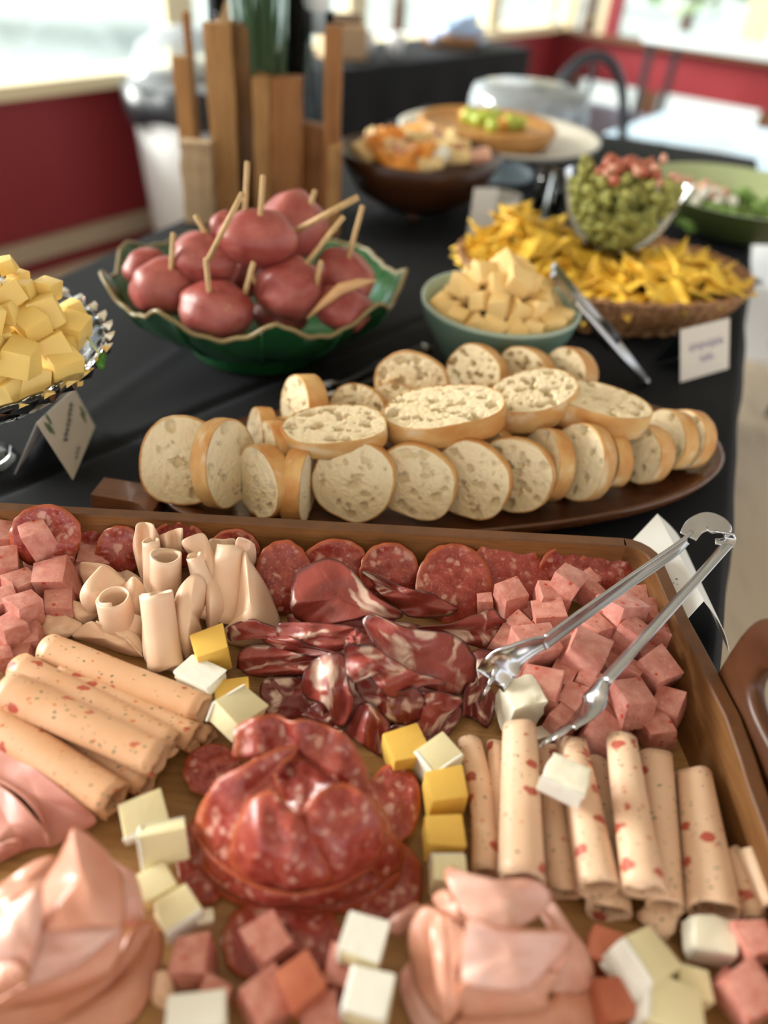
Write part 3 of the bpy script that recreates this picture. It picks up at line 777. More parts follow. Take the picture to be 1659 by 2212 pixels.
gl_ = empty('drinking_glass', pr, 'small clear glass standing left of the guacamole goblet', 'glass')
o_ = lathe('glass_body', [(0, .004), (.024, .004), (.030, .085)], pr, M['glass'], gl_, 28); solid(o_, .002)

# ================================================================== chip basket, guacamole goblet
kc = Vector((.285, 1.075, 0)); ka, kb_ = .212, .150
def oval(a, r): return r
k = empty('chip_basket', kc, 'large oval woven basket full of yellow corn chips', 'basket')
def ov(a, i, r, z): return r, z
def ovlathe(name, prof, mat, parent, seg=64):
    vs, fs = [], []
    for i, (s, z) in enumerate(prof):
        for j in range(seg):
            a = 2 * math.pi * j / seg; vs.append(kc + Vector((ka * s * math.cos(a), kb_ * s * math.sin(a), z)))
    for i in range(len(prof) - 1):
        for j in range(seg): fs.append((i * seg + j, i * seg + (j + 1) % seg, (i + 1) * seg + (j + 1) % seg, (i + 1) * seg + j))
    return mesh(name, vs, fs, mat, parent)
ovlathe('basket_wall', [(0, .003), (.80, .003), (.90, .02), (.98, .056), (.95, .056), (.87, .02), (.78, .008), (0, .008)], M['wicker'], k)
for i in range(5):       # woven rounds
    s = .835 + .036 * i; z = .008 + .012 * i
    tube('wicker_round', [kc + Vector((ka * s * math.cos(a), kb_ * s * math.sin(a), z + .0022 * math.sin(a * 40 + i * 3.14))) for a in [2 * math.pi * j / 160 for j in range(161)]], .0045, M['wicker'], k, 6)
for i in range(56):      # uprights
    a = 2 * math.pi * i / 56
    tube('wicker_stake', [kc + Vector((ka * s * math.cos(a), kb_ * s * math.sin(a), z)) for s, z in ((.82, .004), (.93, .03), (1.0, .06))], .0032, M['wicker'], k, 5)
def chipmesh(seed):
    r2 = random.Random(seed); vs, fs = [], []; N = 7
    cv_ = r2.uniform(.12, .3); ph = r2.uniform(0, 6)
    idx = {}
    for i in range(N + 1):
        for j in range(N + 1 - i):
            a, b = i / N, j / N; c = 1 - a - b
            x = a * 1.0 + c * -1.0; y = b * 1.6 - .6
            idx[i, j] = len(vs); vs.append((x * (1 + .04 * math.sin(ph + y * 4)), y, cv_ * (x * x + .6 * y * y) * math.cos(ph * .3) + .05 * math.sin(5 * x + ph)))
    for i in range(N):
        for j in range(N - i):
            fs.append((idx[i, j], idx[i + 1, j], idx[i, j + 1]))
            if i + j < N - 1: fs.append((idx[i + 1, j], idx[i + 1, j + 1], idx[i, j + 1]))
    me = bpy.data.meshes.new('corn_chip'); me.from_pydata(vs, [], fs); me.materials.append(M['chip'])
    for p in me.polygons: p.use_smooth = True
    return me
chm = [chipmesh(i) for i in range(6)]
gob = Vector((.300, 1.125, .009))
for q in range(250):
    a = rnd.uniform(0, 6.28); s = math.sqrt(rnd.random()) * .92
    x, y = ka * s * math.cos(a), kb_ * s * math.sin(a)
    p = kc + Vector((x, y, 0))
    if (p - Vector((gob.x, gob.y, 0))).length < .058: continue
    left = math.exp(-(((p.x - .17) / .085) ** 2 + ((p.y - 1.13) / .08) ** 2)); right = math.exp(-(((p.x - .385) / .09) ** 2 + ((p.y - 1.02) / .09) ** 2))
    p.z = .030 + .070 * max(left, right * .8) * rnd.uniform(.5, 1) + .012 * rnd.random()
    sc_ = rnd.uniform(.023, .033)
    o_ = inst('corn_chip', chm[q % 6], p, (rnd.uniform(-.7, .7), rnd.uniform(-.7, .7), rnd.uniform(0, 6.28)), (sc_, sc_, sc_))
    solid(o_, .07)
    tag(o_, 'yellow triangular corn chip heaped in the oval basket', 'chip', 'corn chips in the basket')
k = empty('glass_goblet', gob, 'clear glass goblet on a stem holding chunky guacamole', 'goblet')
GZ = .158
o_ = lathe('goblet_bowl', [(.010, .058), (.040, .066), (.066, .090), (.080, .120), (.088, GZ)], gob - UP * .009, M['thin'], k, 48)
lathe('goblet_stem', [(0, 0), (.046, 0), (.046, .004), (.012, .010), (.009, .030), (.018, .038), (.010, .046), (.012, .049), (0, .049)], gob, M['glass'], k, 36)
# chunky dip
vs, fs = [], []
def chunk_mass(name, c, rx, zb, n, size, mat, prof, parent, seed, share=None, flat=1):
    r2 = random.Random(seed); bm = bmesh.new()
    for q in range(n):
        s = math.sqrt(r2.random()); a = r2.uniform(0, 6.28); z = r2.random()
        rad = prof(z)
        m_ = Matrix.Translation(Vector(c) + Vector((rad * s * math.cos(a), rad * s * math.sin(a), zb[0] + (zb[1] - zb[0]) * z))) @ Euler((r2.uniform(0, 6), r2.uniform(0, 6), 0)).to_matrix().to_4x4() @ Matrix.Diagonal((size * r2.uniform(.7, 1.4), size * r2.uniform(.7, 1.3), size * r2.uniform(.6, 1), 1))
        bmesh.ops.create_icosphere(bm, subdivisions=1, radius=1, matrix=m_)
    vs_ = [v.co.copy() for v in bm.verts]; fs_ = [tuple(v.index for v in f.verts) for f in bm.faces] if (bm.verts.index_update() is None) else []
    bm.free()
    return mesh(name, vs_, fs_, mat, parent)
dp = empty('guacamole', gob + UP * .055, 'chunky green guacamole with red tomato bits in the glass goblet', 'dip', kind='stuff')
chunk_mass('avocado_chunks', gob, .07, (.060, .160), 420, .0085, M['guac'], lambda z: .030 + .044 * min(1, z * 1.7), dp, 3)
chunk_mass('tomato_bits', gob, .07, (.158, .172), 34, .0085, M['tomato'], lambda z: .060 - .025 * z, dp, 4)
chunk_mass('onion_bits', gob, .07, (.158, .176), 12, .007, M['shrimp'], lambda z: .062, dp, 5)
# olive salad bowl at the right
sc0 = atY(1570, 470, 1.47); sc0 = Vector((sc0.x + .01, 1.47, 0))
k = empty('salad_bowl', sc0, 'wide olive green salad bowl with pale inside at the right edge', 'bowl')
lathe('bowl_outside', [(0, .002), (.08, .002), (.13, .02), (.178, .068), (.182, .076)], sc0, M['saladgreen'], k, 56)
lathe('bowl_inside', [(.182, .076), (.174, .075), (.12, .030), (0, .022)], sc0, M['saladin'], k, 56)
sd_ = empty('salad', sc0 + UP * .025, 'leafy green salad with white and pink bits in the olive bowl', 'salad', kind='stuff')
chunk_mass('lettuce_leaves', sc0 + Vector((-.05, -.02, 0)), .1, (.030, .062), 120, .013, M['lettuce'], lambda z: .095, sd_, 8)
chunk_mass('white_bits', sc0 + Vector((-.075, -.05, 0)), .1, (.066, .080), 10, .012, M['whitefood'], lambda z: .05, sd_, 9)
chunk_mass('pink_bits', sc0 + Vector((-.09, -.02, 0)), .1, (.062, .082), 14, .012, M['shrimp'], lambda z: .05, sd_, 10)
# serving spoon lying beyond the basket
a_, b_ = at(1478, 568, .006), at(1618, 606, .006)
k = empty('serving_spoon', (a_ + b_) / 2 - UP * .006, 'grey metal serving spoon lying on black cloth behind the chip basket', 'spoon')
tube('spoon_handle', [a_, (a_ * 2 + b_) / 3, (a_ + b_ * 2) / 3], [.004, .004, .005], M['brushed'], k, 8)
sdir_ = (b_ - a_).normalized(); bowl_c = b_ - sdir_ * .012
vs, fs = [], []
for i in range(7):
    for j in range(16):
        a = 2 * math.pi * j / 16; s = i / 6
        vs.append(bowl_c + sdir_ * (s * .034 * math.cos(a)) + sdir_.cross(UP) * (s * .02 * math.sin(a)) + UP * (-.004 + .006 * s * s))
for i in range(6):
    for j in range(16): fs.append((i * 16 + j, i * 16 + (j + 1) % 16, i * 16 + 16 + (j + 1) % 16, i * 16 + 16 + j))
solid(mesh('spoon_bowl', vs, fs, M['brushed'], k), .001)

# ================================================================== sage bowl of cubes with its tongs
l_, r_ = at(911, 642, .088), at(1252, 660, .088)
bc = (l_ + r_) / 2; br = (r_ - l_).length / 2; bc.z = 0
k = empty('sage_bowl', bc, 'sage green ceramic bowl heaped with pale yellow cubes', 'bowl')
lathe('bowl_body', [(0, .003), (.042, .003), (.046, 0), (.05, .003), (.066, .028), (br * .94, .066), (br, .086)], bc, M['teal'], k, 64)
lathe('bowl_lip', [(br, .086), (br * 1.0, .090), (br * .965, .090), (br * .91, .066), (.06, .030), (0, .014)], bc, M['tealrim'], k, 64)
cm = [cubemesh('pale_cube', [M['croissant']], .14, .10, 60 + i) for i in range(5)]
n_ = 0
for lay, (num, rad, z) in enumerate(((18, .066, .078), (13, .046, .098), (7, .024, .116), (1, 0, .128))):
    for q in range(num):
        a = 2 * math.pi * (q + .37 * lay) / num; rr = rad * rnd.uniform(.85, 1.1)
        s = rnd.uniform(.021, .028)
        o_ = inst('pale_cube', cm[n_ % 5], bc + Vector((rr * math.cos(a), rr * math.sin(a), z + rnd.uniform(-.006, .006))), (rnd.uniform(0, 3), rnd.uniform(0, 3), rnd.uniform(0, 3)), (s, s, s * .9))
        tag(o_, 'pale yellow bread-like cube heaped in the sage bowl', 'cube', 'pale cubes in the sage bowl'); n_ += 1
t0, t1 = at(1232, 628, .104), at(1392, 822, .006)
k = empty('bowl_tongs', t1 - UP * .006, 'steel tongs leaning from the sage bowl onto the black cloth', 'tongs')
ax = (t1 - t0).normalized(); sv = ax.cross(UP).normalized()
for s in (-1, 1):
    pts = [t0 + sv * s * .013, t0 + ax * .03 + sv * s * .016, t0 + ax * .10 + sv * s * .012, t1 + sv * s * .004]
    tube('arm', pts, [.0045, .0050, .0048, .0045], M['brushed'], k, 8)
    hp = t0 + sv * s * .012
    vs, fs = boxv(hp - ax * .012, (.040, .016, .007), axes=(ax, sv, ax.cross(sv)))
    mesh('scoop', vs, fs, M['steel'], k, smooth=False)
tube('hinge', [t1 - sv * .006, t1 + sv * .006], .0055, M['steel'], k, 10)
tube('grip', [t0 + ax * .055, t0 + ax * .085], .011, M['black'], k, 12)
# name card in front of the basket
a_, b_ = at(1470, 826, .0005), at(1574, 796, .0005)
hd = (a_ - b_).normalized().cross(UP); hd = hd if hd.y > 0 else -hd
k, f1 = tent('name_card', a_, b_, .060, hd * .05, M['paper_warm'], 'cream name card with violet writing before the chip basket', inner=M['black'])  # back leaf coloured black to paint the shaded side of the card
u_, v_ = b_ - a_, hd * .025 + UP * .060
scribble(k, a_ , u_, v_, 9, .17, .88, .60, .07, M['ink_purple'], 1, .0016); scribble(k, a_, u_, v_, 4, .38, .66, .34, .06, M['ink_purple'], 2, .0016)

# ================================================================== green leaf bowl and red potatoes on skewers
gl0, gr0 = at(218, 566, .10), at(868, 556, .10)
gc = Vector(((gl0.x + gr0.x) / 2 + .003, (gl0.y + gr0.y) / 2 - .012, 0)); grr = .168
k = empty('leaf_bowl', gc, 'dark green glazed bowl shaped like a cabbage leaf', 'bowl')
def leaffn(a, i, r, z):
    t = max(0, (z - .02) / .08)
    lob = abs(math.cos(a * 4.5 + 1.05)) ** 1.0
    if math.sin(a) > 0: lob = 1 - (1 - lob) * max(.15, 1 - 1.6 * math.sin(a))
    up = .034 * t * (1 - lob)
    return r * (1 + .05 * t * (1 - lob) + .02 * t * math.sin(a * 9)), z + up + .002 * math.sin(a * 36) * t * t
leafprof = [(0, .012), (.07, .012), (.082, .0), (.086, .001), (.083, .014), (.098, .022), (.128, .038), (.152, .058), (grr, .080)]
lathe('bowl_outside', leafprof, gc, M['leafgreen'], k, 180, fn=leaffn)
lathe('bowl_inside', [(grr, .080), (grr * .975, .0805), (.146, .058), (.12, .038), (.07, .026), (0, .022)], gc, M['leafgreen'], k, 180, fn=leaffn)
rimpts = []
for j in range(241):
    a = 2 * math.pi * j / 240; r__, z__ = leaffn(a, 0, grr * .99, .081); rimpts.append(gc + Vector((r__ * math.cos(a), r__ * math.sin(a), z__)))
tube('rim_edge', rimpts, .0026, M['leafrim'], k, 6)
for q in range(12):
    a = 2 * math.pi * q / 12 + .2; pts = []
    for (r__, z__) in leafprof[5:]:
        rr, zz = leaffn(a, 0, r__, z__); pts.append(gc + Vector(((rr + .001) * math.cos(a), (rr + .001) * math.sin(a), zz)))
    tube('leaf_vein', pts, [.0028, .0026, .002, .0012], M['leafgreen'], k, 6)
def potmesh(seed):
    r2 = random.Random(seed); bm = bmesh.new(); bmesh.ops.create_uvsphere(bm, u_segments=28, v_segments=18, radius=1)
    for v in bm.verts:
        n0 = v.co.copy(); v.co *= 1 + .13 * noise.noise(n0 * 1.3 + Vector((seed * 7, 0, 0))) + .06 * noise.noise(n0 * 2.6 + Vector((seed, 5, 0)))
    me = bpy.data.meshes.new('red_potato'); bm.to_mesh(me); bm.free(); me.materials.append(M['potato'])
    for p in me.polygons: p.use_smooth = True
    return me
pms = [potmesh(i) for i in range(5)]
POT = [  # frame J: x, y, width, height, mm, label
    (590, 425, 175, 140, 105, 'red potato at the far left of the leaf bowl, half hidden'),
    (662, 498, 255, 195, 98, 'large red potato at the left rim of the leaf bowl'),
    (866, 590, 268, 200, 92, 'rounded red potato at the front of the leaf bowl with a short upright stick'),
    (818, 385, 245, 180, 130, 'red potato left of the topmost one in the leaf bowl'),
    (905, 265, 120, 120, 160, 'red potato peeking out behind the topmost one at left'),
    (1032, 302, 290, 190, 158, 'topmost red potato in the centre of the leaf bowl heap'),
    (1172, 255, 240, 230, 150, 'dark red potato at the back right of the heap top'),
    (1152, 500, 250, 215, 112, 'shiny red potato right of centre with a long slanted stick'),
    (1368, 458, 230, 180, 108, 'red potato at the back right rim of the leaf bowl'),
    (1366, 585, 210, 160, 92, 'split red potato showing pale flesh at the right front rim'),
    (1120, 610, 220, 130, 70, 'red potato low in the bowl under the shiny one'),
    (985, 440, 180, 160, 95, 'shadowed red potato deep in the middle of the bowl')]
pots = []
for q, (x, y, w_, h_, mm, lab) in enumerate(POT):
    p = fat('J', x, y, mm); s = .5425 * depth(p) / FPX
    t = empty('red_potato', p - UP * (h_ * s * .5), lab, 'potato', 'red potatoes on skewers in the leaf bowl')
    o_ = inst('potato_skin', pms[q % 5], UP * (h_ * s * .5), (rnd.uniform(-.3, .3), rnd.uniform(-.3, .3), rnd.uniform(-.5, .5)), (w_ * s * .56, (w_ + h_) * s * .28, h_ * s * .57), t)
    pots.append((t, p))
    if q == 9:
        pts = [p + (-cF * .040) + cR * (a * .036) + cU * (a * .020 + .006 + .004 * math.cos(a * 3)) + cF * (.011 * a * a) for a in (-1, -.5, 0, .5, 1)]
        tube('split', pts, [.001, .004, .006, .005, .001], M['potato_flesh'], t, 8)
STK = [((690, 285), (682, 440), 1), ((820, 385), (834, 530), 2), ((778, 215), (830, 300), 3), ((985, 0), (975, 210), 5), ((965, 125), (880, 290), 4),
       ((1048, 55), (1036, 230), 5), ((1255, 115), (1228, 190), 6), ((1425, 140), (1243, 240), 6), ((1368, 218), (1203, 425), 7), ((1444, 175), (1384, 395), 8),
       ((1278, 395), (1266, 455), 7), ((1010, 400), (982, 500), 11), ((995, 425), (1050, 560), 10)]
for (a, b, q) in STK:
    t, p = pots[q]
    pb = p + UP * .012; pb = fat('J', *b, max(60, p.z * 1000 + 22)); Yb = pb.y
    pt = atY(*fp('J', *a), Yb - .005)
    dr = (pb - pt).normalized()
    tube('skewer', [pt, pb + dr * .03], .0026 if (a[0] != 1425) else .0034, M['skewer'], t, 8)
# small black-handled tongs lying behind the bread
a_, b_ = at(716, 852, .012), at(812, 806, .012)
k = empty('small_tongs', (a_ + b_) / 2 - UP * .012, 'small tongs with steel tips and black handles behind the bread', 'tongs')
ax = (b_ - a_).normalized(); sv = ax.cross(UP).normalized()
for s in (-1, 1):
    tube('arm', [a_ + ax * .02 + sv * s * .008, a_ + ax * .09 + sv * s * .010, a_ + ax * .17 + sv * s * .004], .005, M['black'], k, 8)
    tube('tip', [a_ - ax * .02 + sv * s * .012 + UP * .012, a_ + sv * s * .013 + UP * .006, a_ + ax * .02 + sv * s * .008], [.004, .007, .005], M['steel'], k, 10)
tube('joint', [a_ + ax * .165 - sv * .006, a_ + ax * .165 + sv * .006], .006, M['steel'], k, 8)

# ================================================================== crystal stand with yellow cheese
KS = 1.089
def kz(z): return .43 - (.43 - z) * KS
dc = Vector((-.352 * KS, .507 * KS, 0))
k = empty('crystal_stand', dc, 'cut crystal pedestal dish with scalloped rim at the left edge', 'stand')
NT_ = 38
def cut(a, i, r, z):
    ph = (a * NT_ / (2 * math.pi)) % 1.0
    tri = 1 - abs(ph - .5) * 2
    t = max(0, min(1, (r - .09) / .04))
    return r * (1 + .012 * t * math.sin(math.pi * ph)), z + .002 * t * math.sin(math.pi * ph)
prof = [(0, .074), (.05, .075), (.09, .086), (.114, .100), (.126, .114), (.131, .1205), (.124, .1215), (.112, .105), (.088, .092), (.05, .082), (0, .081)]
o_ = lathe('dish', prof, dc, M['glass'], k, NT_ * 6, fn=cut)
for q in range(NT_):                 # cut lozenges round the rim
    a = 2 * math.pi * q / NT_; rv, tv = Vector((math.cos(a), math.sin(a), 0)), Vector((-math.sin(a), math.cos(a), 0)); c = dc + rv * .133 + UP * .119
    ou = (rv * .75 + UP * .65).normalized(); nv = ou.cross(tv)
    vs = [c + tv * .0125 - ou * .003, c + ou * .0085 + tv * .002, c - tv * .0125 - ou * .003, c - ou * .008, c + nv * .0045, c - nv * .0045, c + ou * .0070 - tv * .005]
    mesh('rim_lozenge', vs, [(0, 1, 4), (1, 6, 4), (6, 2, 4), (2, 3, 4), (3, 0, 4), (1, 0, 5), (6, 1, 5), (2, 6, 5), (3, 2, 5), (0, 3, 5)], M['glass'], k, smooth=False)
lathe('stem', [(0, .013), (.010, .014), (.008, .035), (.014, .045), (.008, .055), (.016, .073), (0, .073)], dc, M['glass'], k, 32)
lathe('foot', [(0, 0), (.030, 0), (.031, .004), (.018, .009), (.010, .0125), (0, .0125)], dc, M['glass'], k, 40)
ym = [cubemesh('cheese_cube', [M['yellow_pale']], .11, .07, 80 + i) for i in range(6)]
CH = [(60, 225, 160, 212, .3), (160, 335, 150, 200, .9), (205, 460, 225, 196, .1), (420, 440, 200, 192, .9), (70, 480, 230, 200, .5), (410, 650, 300, 182, .35),
      (285, 765, 290, 180, .55), (60, 655, 190, 190, .1), (655, 615, 190, 170, .6), (655, 800, 250, 165, .9), (470, 965, 245, 164, .5), (605, 905, 170, 160, .2),
      (180, 1075, 310, 168, .05), (545, 1115, 300, 152, .6), (300, 1265, 300, 146, .45), (100, 1345, 270, 144, .8), (30, 880, 170, 178, .3), (90, 850, 170, 172, .7),
      (-120, 700, 280, 196, .4), (-150, 950, 300, 180, .1), (-130, 1200, 290, 160, .7), (-300, 600, 280, 196, .2), (-330, 850, 300, 190, .6), (-360, 1100, 300, 170, .3), (-120, 420, 260, 205, .5)]
where = {12: 'large front cube with a glossy top', 6: 'tilted cube in the middle of the pile', 5: 'broad cube behind the tilted one', 9: 'cube nearest the right rim', 8: 'small cube at the back right rim', 2: 'pale cube near the pile top', 3: 'cube at the back of the pile right side', 13: 'cube at the right front rim', 15: 'lowest cube at the left front', 14: 'low cube behind the front rim'}
for q, (x, y, s, mm, rz) in enumerate(CH):
    p = fat('K', x, y, kz(mm / 1000) * 1000); sz = s * .2396 * depth(p) / FPX * .92
    o_ = inst('cheese_cube', ym[q % 6], p, (rnd.uniform(-.35, .35), rnd.uniform(-.35, .35), rz * 1.57), (sz, sz * rnd.uniform(.9, 1.1), sz * rnd.uniform(.85, 1.05)))
    tag(o_, 'yellow cheese, ' + where[q] + ' on the crystal dish' if q in where else 'yellow cheese cube in the middle or left of the crystal dish pile', 'cheese', 'cheese cubes on the crystal stand')
# sprout over the rim
sp0 = [fat('K', 770, 830, 130), fat('K', 830, 930, 137), fat('K', 900, 1030, 132)]
k = empty('microgreen_sprout', sp0[2], 'tiny green sprout hanging over the crystal rim', 'sprout')
tube('stalk', [Vector(p) for p in catmull([tuple(v) for v in sp0], 6, False)], .0009, M['stalk'], k, 6)
for (x, y) in ((930, 1060), (915, 1110)):
    p = fat('K', x, y, 130)
    vs = [p + cR * (.0035 * math.cos(a)) + cU * (.0048 * math.sin(a)) - cF * (.002 * math.cos(a) ** 2) for a in [2 * math.pi * j / 14 for j in range(14)]]
    solid(mesh('leaf', vs, [tuple(range(14))], M['sprig'], k), .0006)
# tent card under the stand
k = empty('name_card', at(120, 1000, 0), 'diamond-turned name card with leaf print leaning under the crystal dish', 'card')
q0, q1, q3 = at(158, 1036, .0008), at(206, 921, .0008), at(79, 913, .058)
_n = (q1 - q0).cross(q3 - q0); _d = ray(160, 838); q2 = CAM + _d * (_n.dot(q0 - CAM) / _n.dot(_d)); q2 = q2 if (q2 - q3).length < .2 else q1 + q3 - q0
solid(mesh('card_front', [q0, q1, q2, q3], [(0, 1, 2, 3)], M['paper_warm'], k, smooth=False), .0005)
q4 = at(31, 1024, .0008); q5 = q4 + (q1 - q0)
solid(mesh('card_back', [q4, q5, q2, q3], [(0, 3, 2, 1)], M['paper'], k, smooth=False), .0005)
u_, v_ = q3 - q0, q1 - q0
nn_ = u_.cross(v_).normalized(); s_ = 1 if nn_.dot(-cF) > 0 else -1
def onc(a, b): return q0 + u_ * a + v_ * b
cuv = (v_, u_) if s_ < 0 else (u_, v_)
def scr2(n, a0, b0, a1, b1, amp, mat, seed, w):
    o0 = onc(a0, b0); e = onc(a1, b1) - o0; pv = (nn_ * s_).cross(e).normalized()
    return scribble(k, o0, e, pv * e.length, n, 0, 1, 0, amp / 1.0, mat, seed, w)
scr2(8, .42, .25, .62, .80, .05, M['ink'], 5, .0014); scr2(3, .10, .25, .16, .45, .08, M['ink'], 6, .0011)
for (a, b) in ((.80, .12), (.86, .22), (.74, .16), (.30, .86), (.36, .92)):
    c = onc(a, b) + nn_ * s_ * .0006
    vs = [c + u_.normalized() * (.006 * math.cos(t)) + v_.normalized() * (.0022 * math.sin(t)) for t in [2 * math.pi * j / 10 for j in range(10)]]
    mesh('leaf_print', vs, [tuple(range(10))], M['greenprint'], k, smooth=False)

# ================================================================== bread board and slices
bdc = Vector((.066, .604, 0)); bang = R(16); bu, bv = Vector((math.cos(bang), math.sin(bang), 0)), Vector((-math.sin(bang), math.cos(bang), 0))
k = empty('bread_board', bdc, 'oval dark wooden bread board with a short handle at left', 'board')
vs, fs = [], []; SEG = 72
for i, (s, z) in enumerate(((.0, .002), (.90, .002), (.985, .012), (1.0, .021), (.985, .023), (.95, .020), (.88, .010), (0, .009))):
    for j in range(SEG):
        a = 2 * math.pi * j / SEG; ca, sa = math.cos(a), math.sin(a)
        vs.append(bdc + bu * (.287 * s * math.copysign(abs(ca) ** .85, ca)) + bv * (.116 * s * math.copysign(abs(sa) ** .9, sa)) + UP * z)
for i in range(7):
    for j in range(SEG): fs.append((i * SEG + j, i * SEG + (j + 1) % SEG, (i + 1) * SEG + (j + 1) % SEG, (i + 1) * SEG + j))
mesh('board_body', vs, fs, M['board'], k)
h0, h1 = at(330, 1085, .016), at(214, 1066, .016)
hv = (h1 - h0).normalized(); hw = hv.cross(UP)
vs, fs = [], []
for i in range(9):
    s = i / 8; wd = .016 + .022 * max(0, 1 - s * 2.6) ** 2; c = h0 + (h1 - h0) * s - hv * .01 * (1 - s)
    for (a, b) in ((-1, -.8), (-.8, 1), (.8, 1), (1, -.8), (.8, -1), (-.8, -1)): vs.append(c + hw * wd * a + UP * (.0085 * b))
for i in range(8):
    for j in range(6): fs.append((i * 6 + j, i * 6 + (j + 1) % 6, i * 6 + 6 + (j + 1) % 6, i * 6 + 6 + j))
fs.append(tuple(range(6))); fs.append(tuple(48 + j for j in range(6))[::-1])
sharp(mesh('board_handle', vs, fs, M['board'], k), 30)

def breadmesh(seed, holes=26):
    r2 = random.Random(seed); RI, SG = 30, 104
    asp = r2.uniform(.94, 1.06)
    def edge(a):
        x, z = math.cos(a), math.sin(a)
        e = 2.3; q = (abs(x) ** e + abs(z) ** e) ** (-1 / e)
        q *= 1 + .085 * noise.noise(Vector((x * 1.3, z * 1.3, seed * 3.1)))
        if z < 0: q *= 1 - .13 * abs(z) ** 2
        return Vector((x * q * asp, 0, z * q / asp))
    pits = []
    for q in range(holes):
        s, a = math.sqrt(r2.random()) * .86, r2.uniform(0, 6.28); v = edge(a) * s
        rr = .045 + .11 * r2.random() ** 1.9; el = r2.uniform(.5, 1); th = r2.uniform(0, 3.14)
        pits.append((v.x, v.z, rr, el, th))
    def pit(x, z):
        n_ = noise.noise(Vector((x * 7.5, z * 10, seed * 2.3))); n2 = noise.noise(Vector((x * 17, z * 20, seed * 5.1)))
        d_ = max(0, n_ - .20) * .10 + max(0, n2 - .16) * .05
        wx, wz = x + .05 * noise.noise(Vector((x * 6, z * 6, 3 + seed))), z + .05 * noise.noise(Vector((x * 6, z * 6, 8 + seed))); x, z = wx, wz
        for (a, b, rr, el, th) in pits:
            dx, dz = x - a, z - b
            if abs(dx) > rr * 2 or abs(dz) > rr * 2: continue
            p, q = dx * math.cos(th) + dz * math.sin(th), (-dx * math.sin(th) + dz * math.cos(th)) / el
            l = math.hypot(p, q) / rr
            if l < 1.1: d_ = max(d_, (1 - min(1, l) ** 5) * min(.27, rr * 2.4))
        return d_
    T = 1.0       # half thickness 1, scaled when placed; x and z scaled to half sizes
    vs, fs = [], []
    for side in (-1, 1):
        b0 = len(vs); vs.append((0, side * T, 0))
        for i in range(1, RI + 1):
            s = i / RI * .965
            for j in range(SG):
                v = edge(2 * math.pi * j / SG) * s
                vs.append((v.x, side * (T - 3.2 * pit(v.x, v.z)) , v.z))
        for j in range(SG):
            f = (b0, b0 + 1 + j, b0 + 1 + (j + 1) % SG); fs.append(f if side < 0 else f[::-1])
        for i in range(RI - 1):
            for j in range(SG):
                a, b = b0 + 1 + i * SG + j, b0 + 1 + i * SG + (j + 1) % SG
                f = (a, a + SG, b + SG, b); fs.append(f if side < 0 else f[::-1])
    me = bpy.data.meshes.new('crumb'); me.from_pydata([Vector(v) for v in vs], [], fs); me.materials.append(M['crumb'])
    for p in me.polygons: p.use_smooth = True
    cvs, cfs = [], []; rows = ((.962, -1), (.985, -1.03), (1.0, -.9), (1.008, -.3), (1.008, .3), (1.0, .9), (.985, 1.03), (.962, 1))
    for (s, y) in rows:
        for j in range(SG):
            v = edge(2 * math.pi * j / SG) * s; kx = 1 + .012 * noise.noise(Vector((v.x * 5, v.z * 5, y * 2 + seed)))
            cvs.append((v.x * kx, y, v.z * kx))
    for i in range(len(rows) - 1):
        for j in range(SG): cfs.append((i * SG + j, i * SG + (j + 1) % SG, (i + 1) * SG + (j + 1) % SG, (i + 1) * SG + j))
    m2 = bpy.data.meshes.new('crust'); m2.from_pydata([Vector(v) for v in cvs], [], [f[::-1] for f in cfs]); m2.materials.append(M['crust'])
    for p in m2.polygons: p.use_smooth = True
    return me, m2
bms = [breadmesh(i + 1, 34 if i < 4 else 22) for i in range(6)]
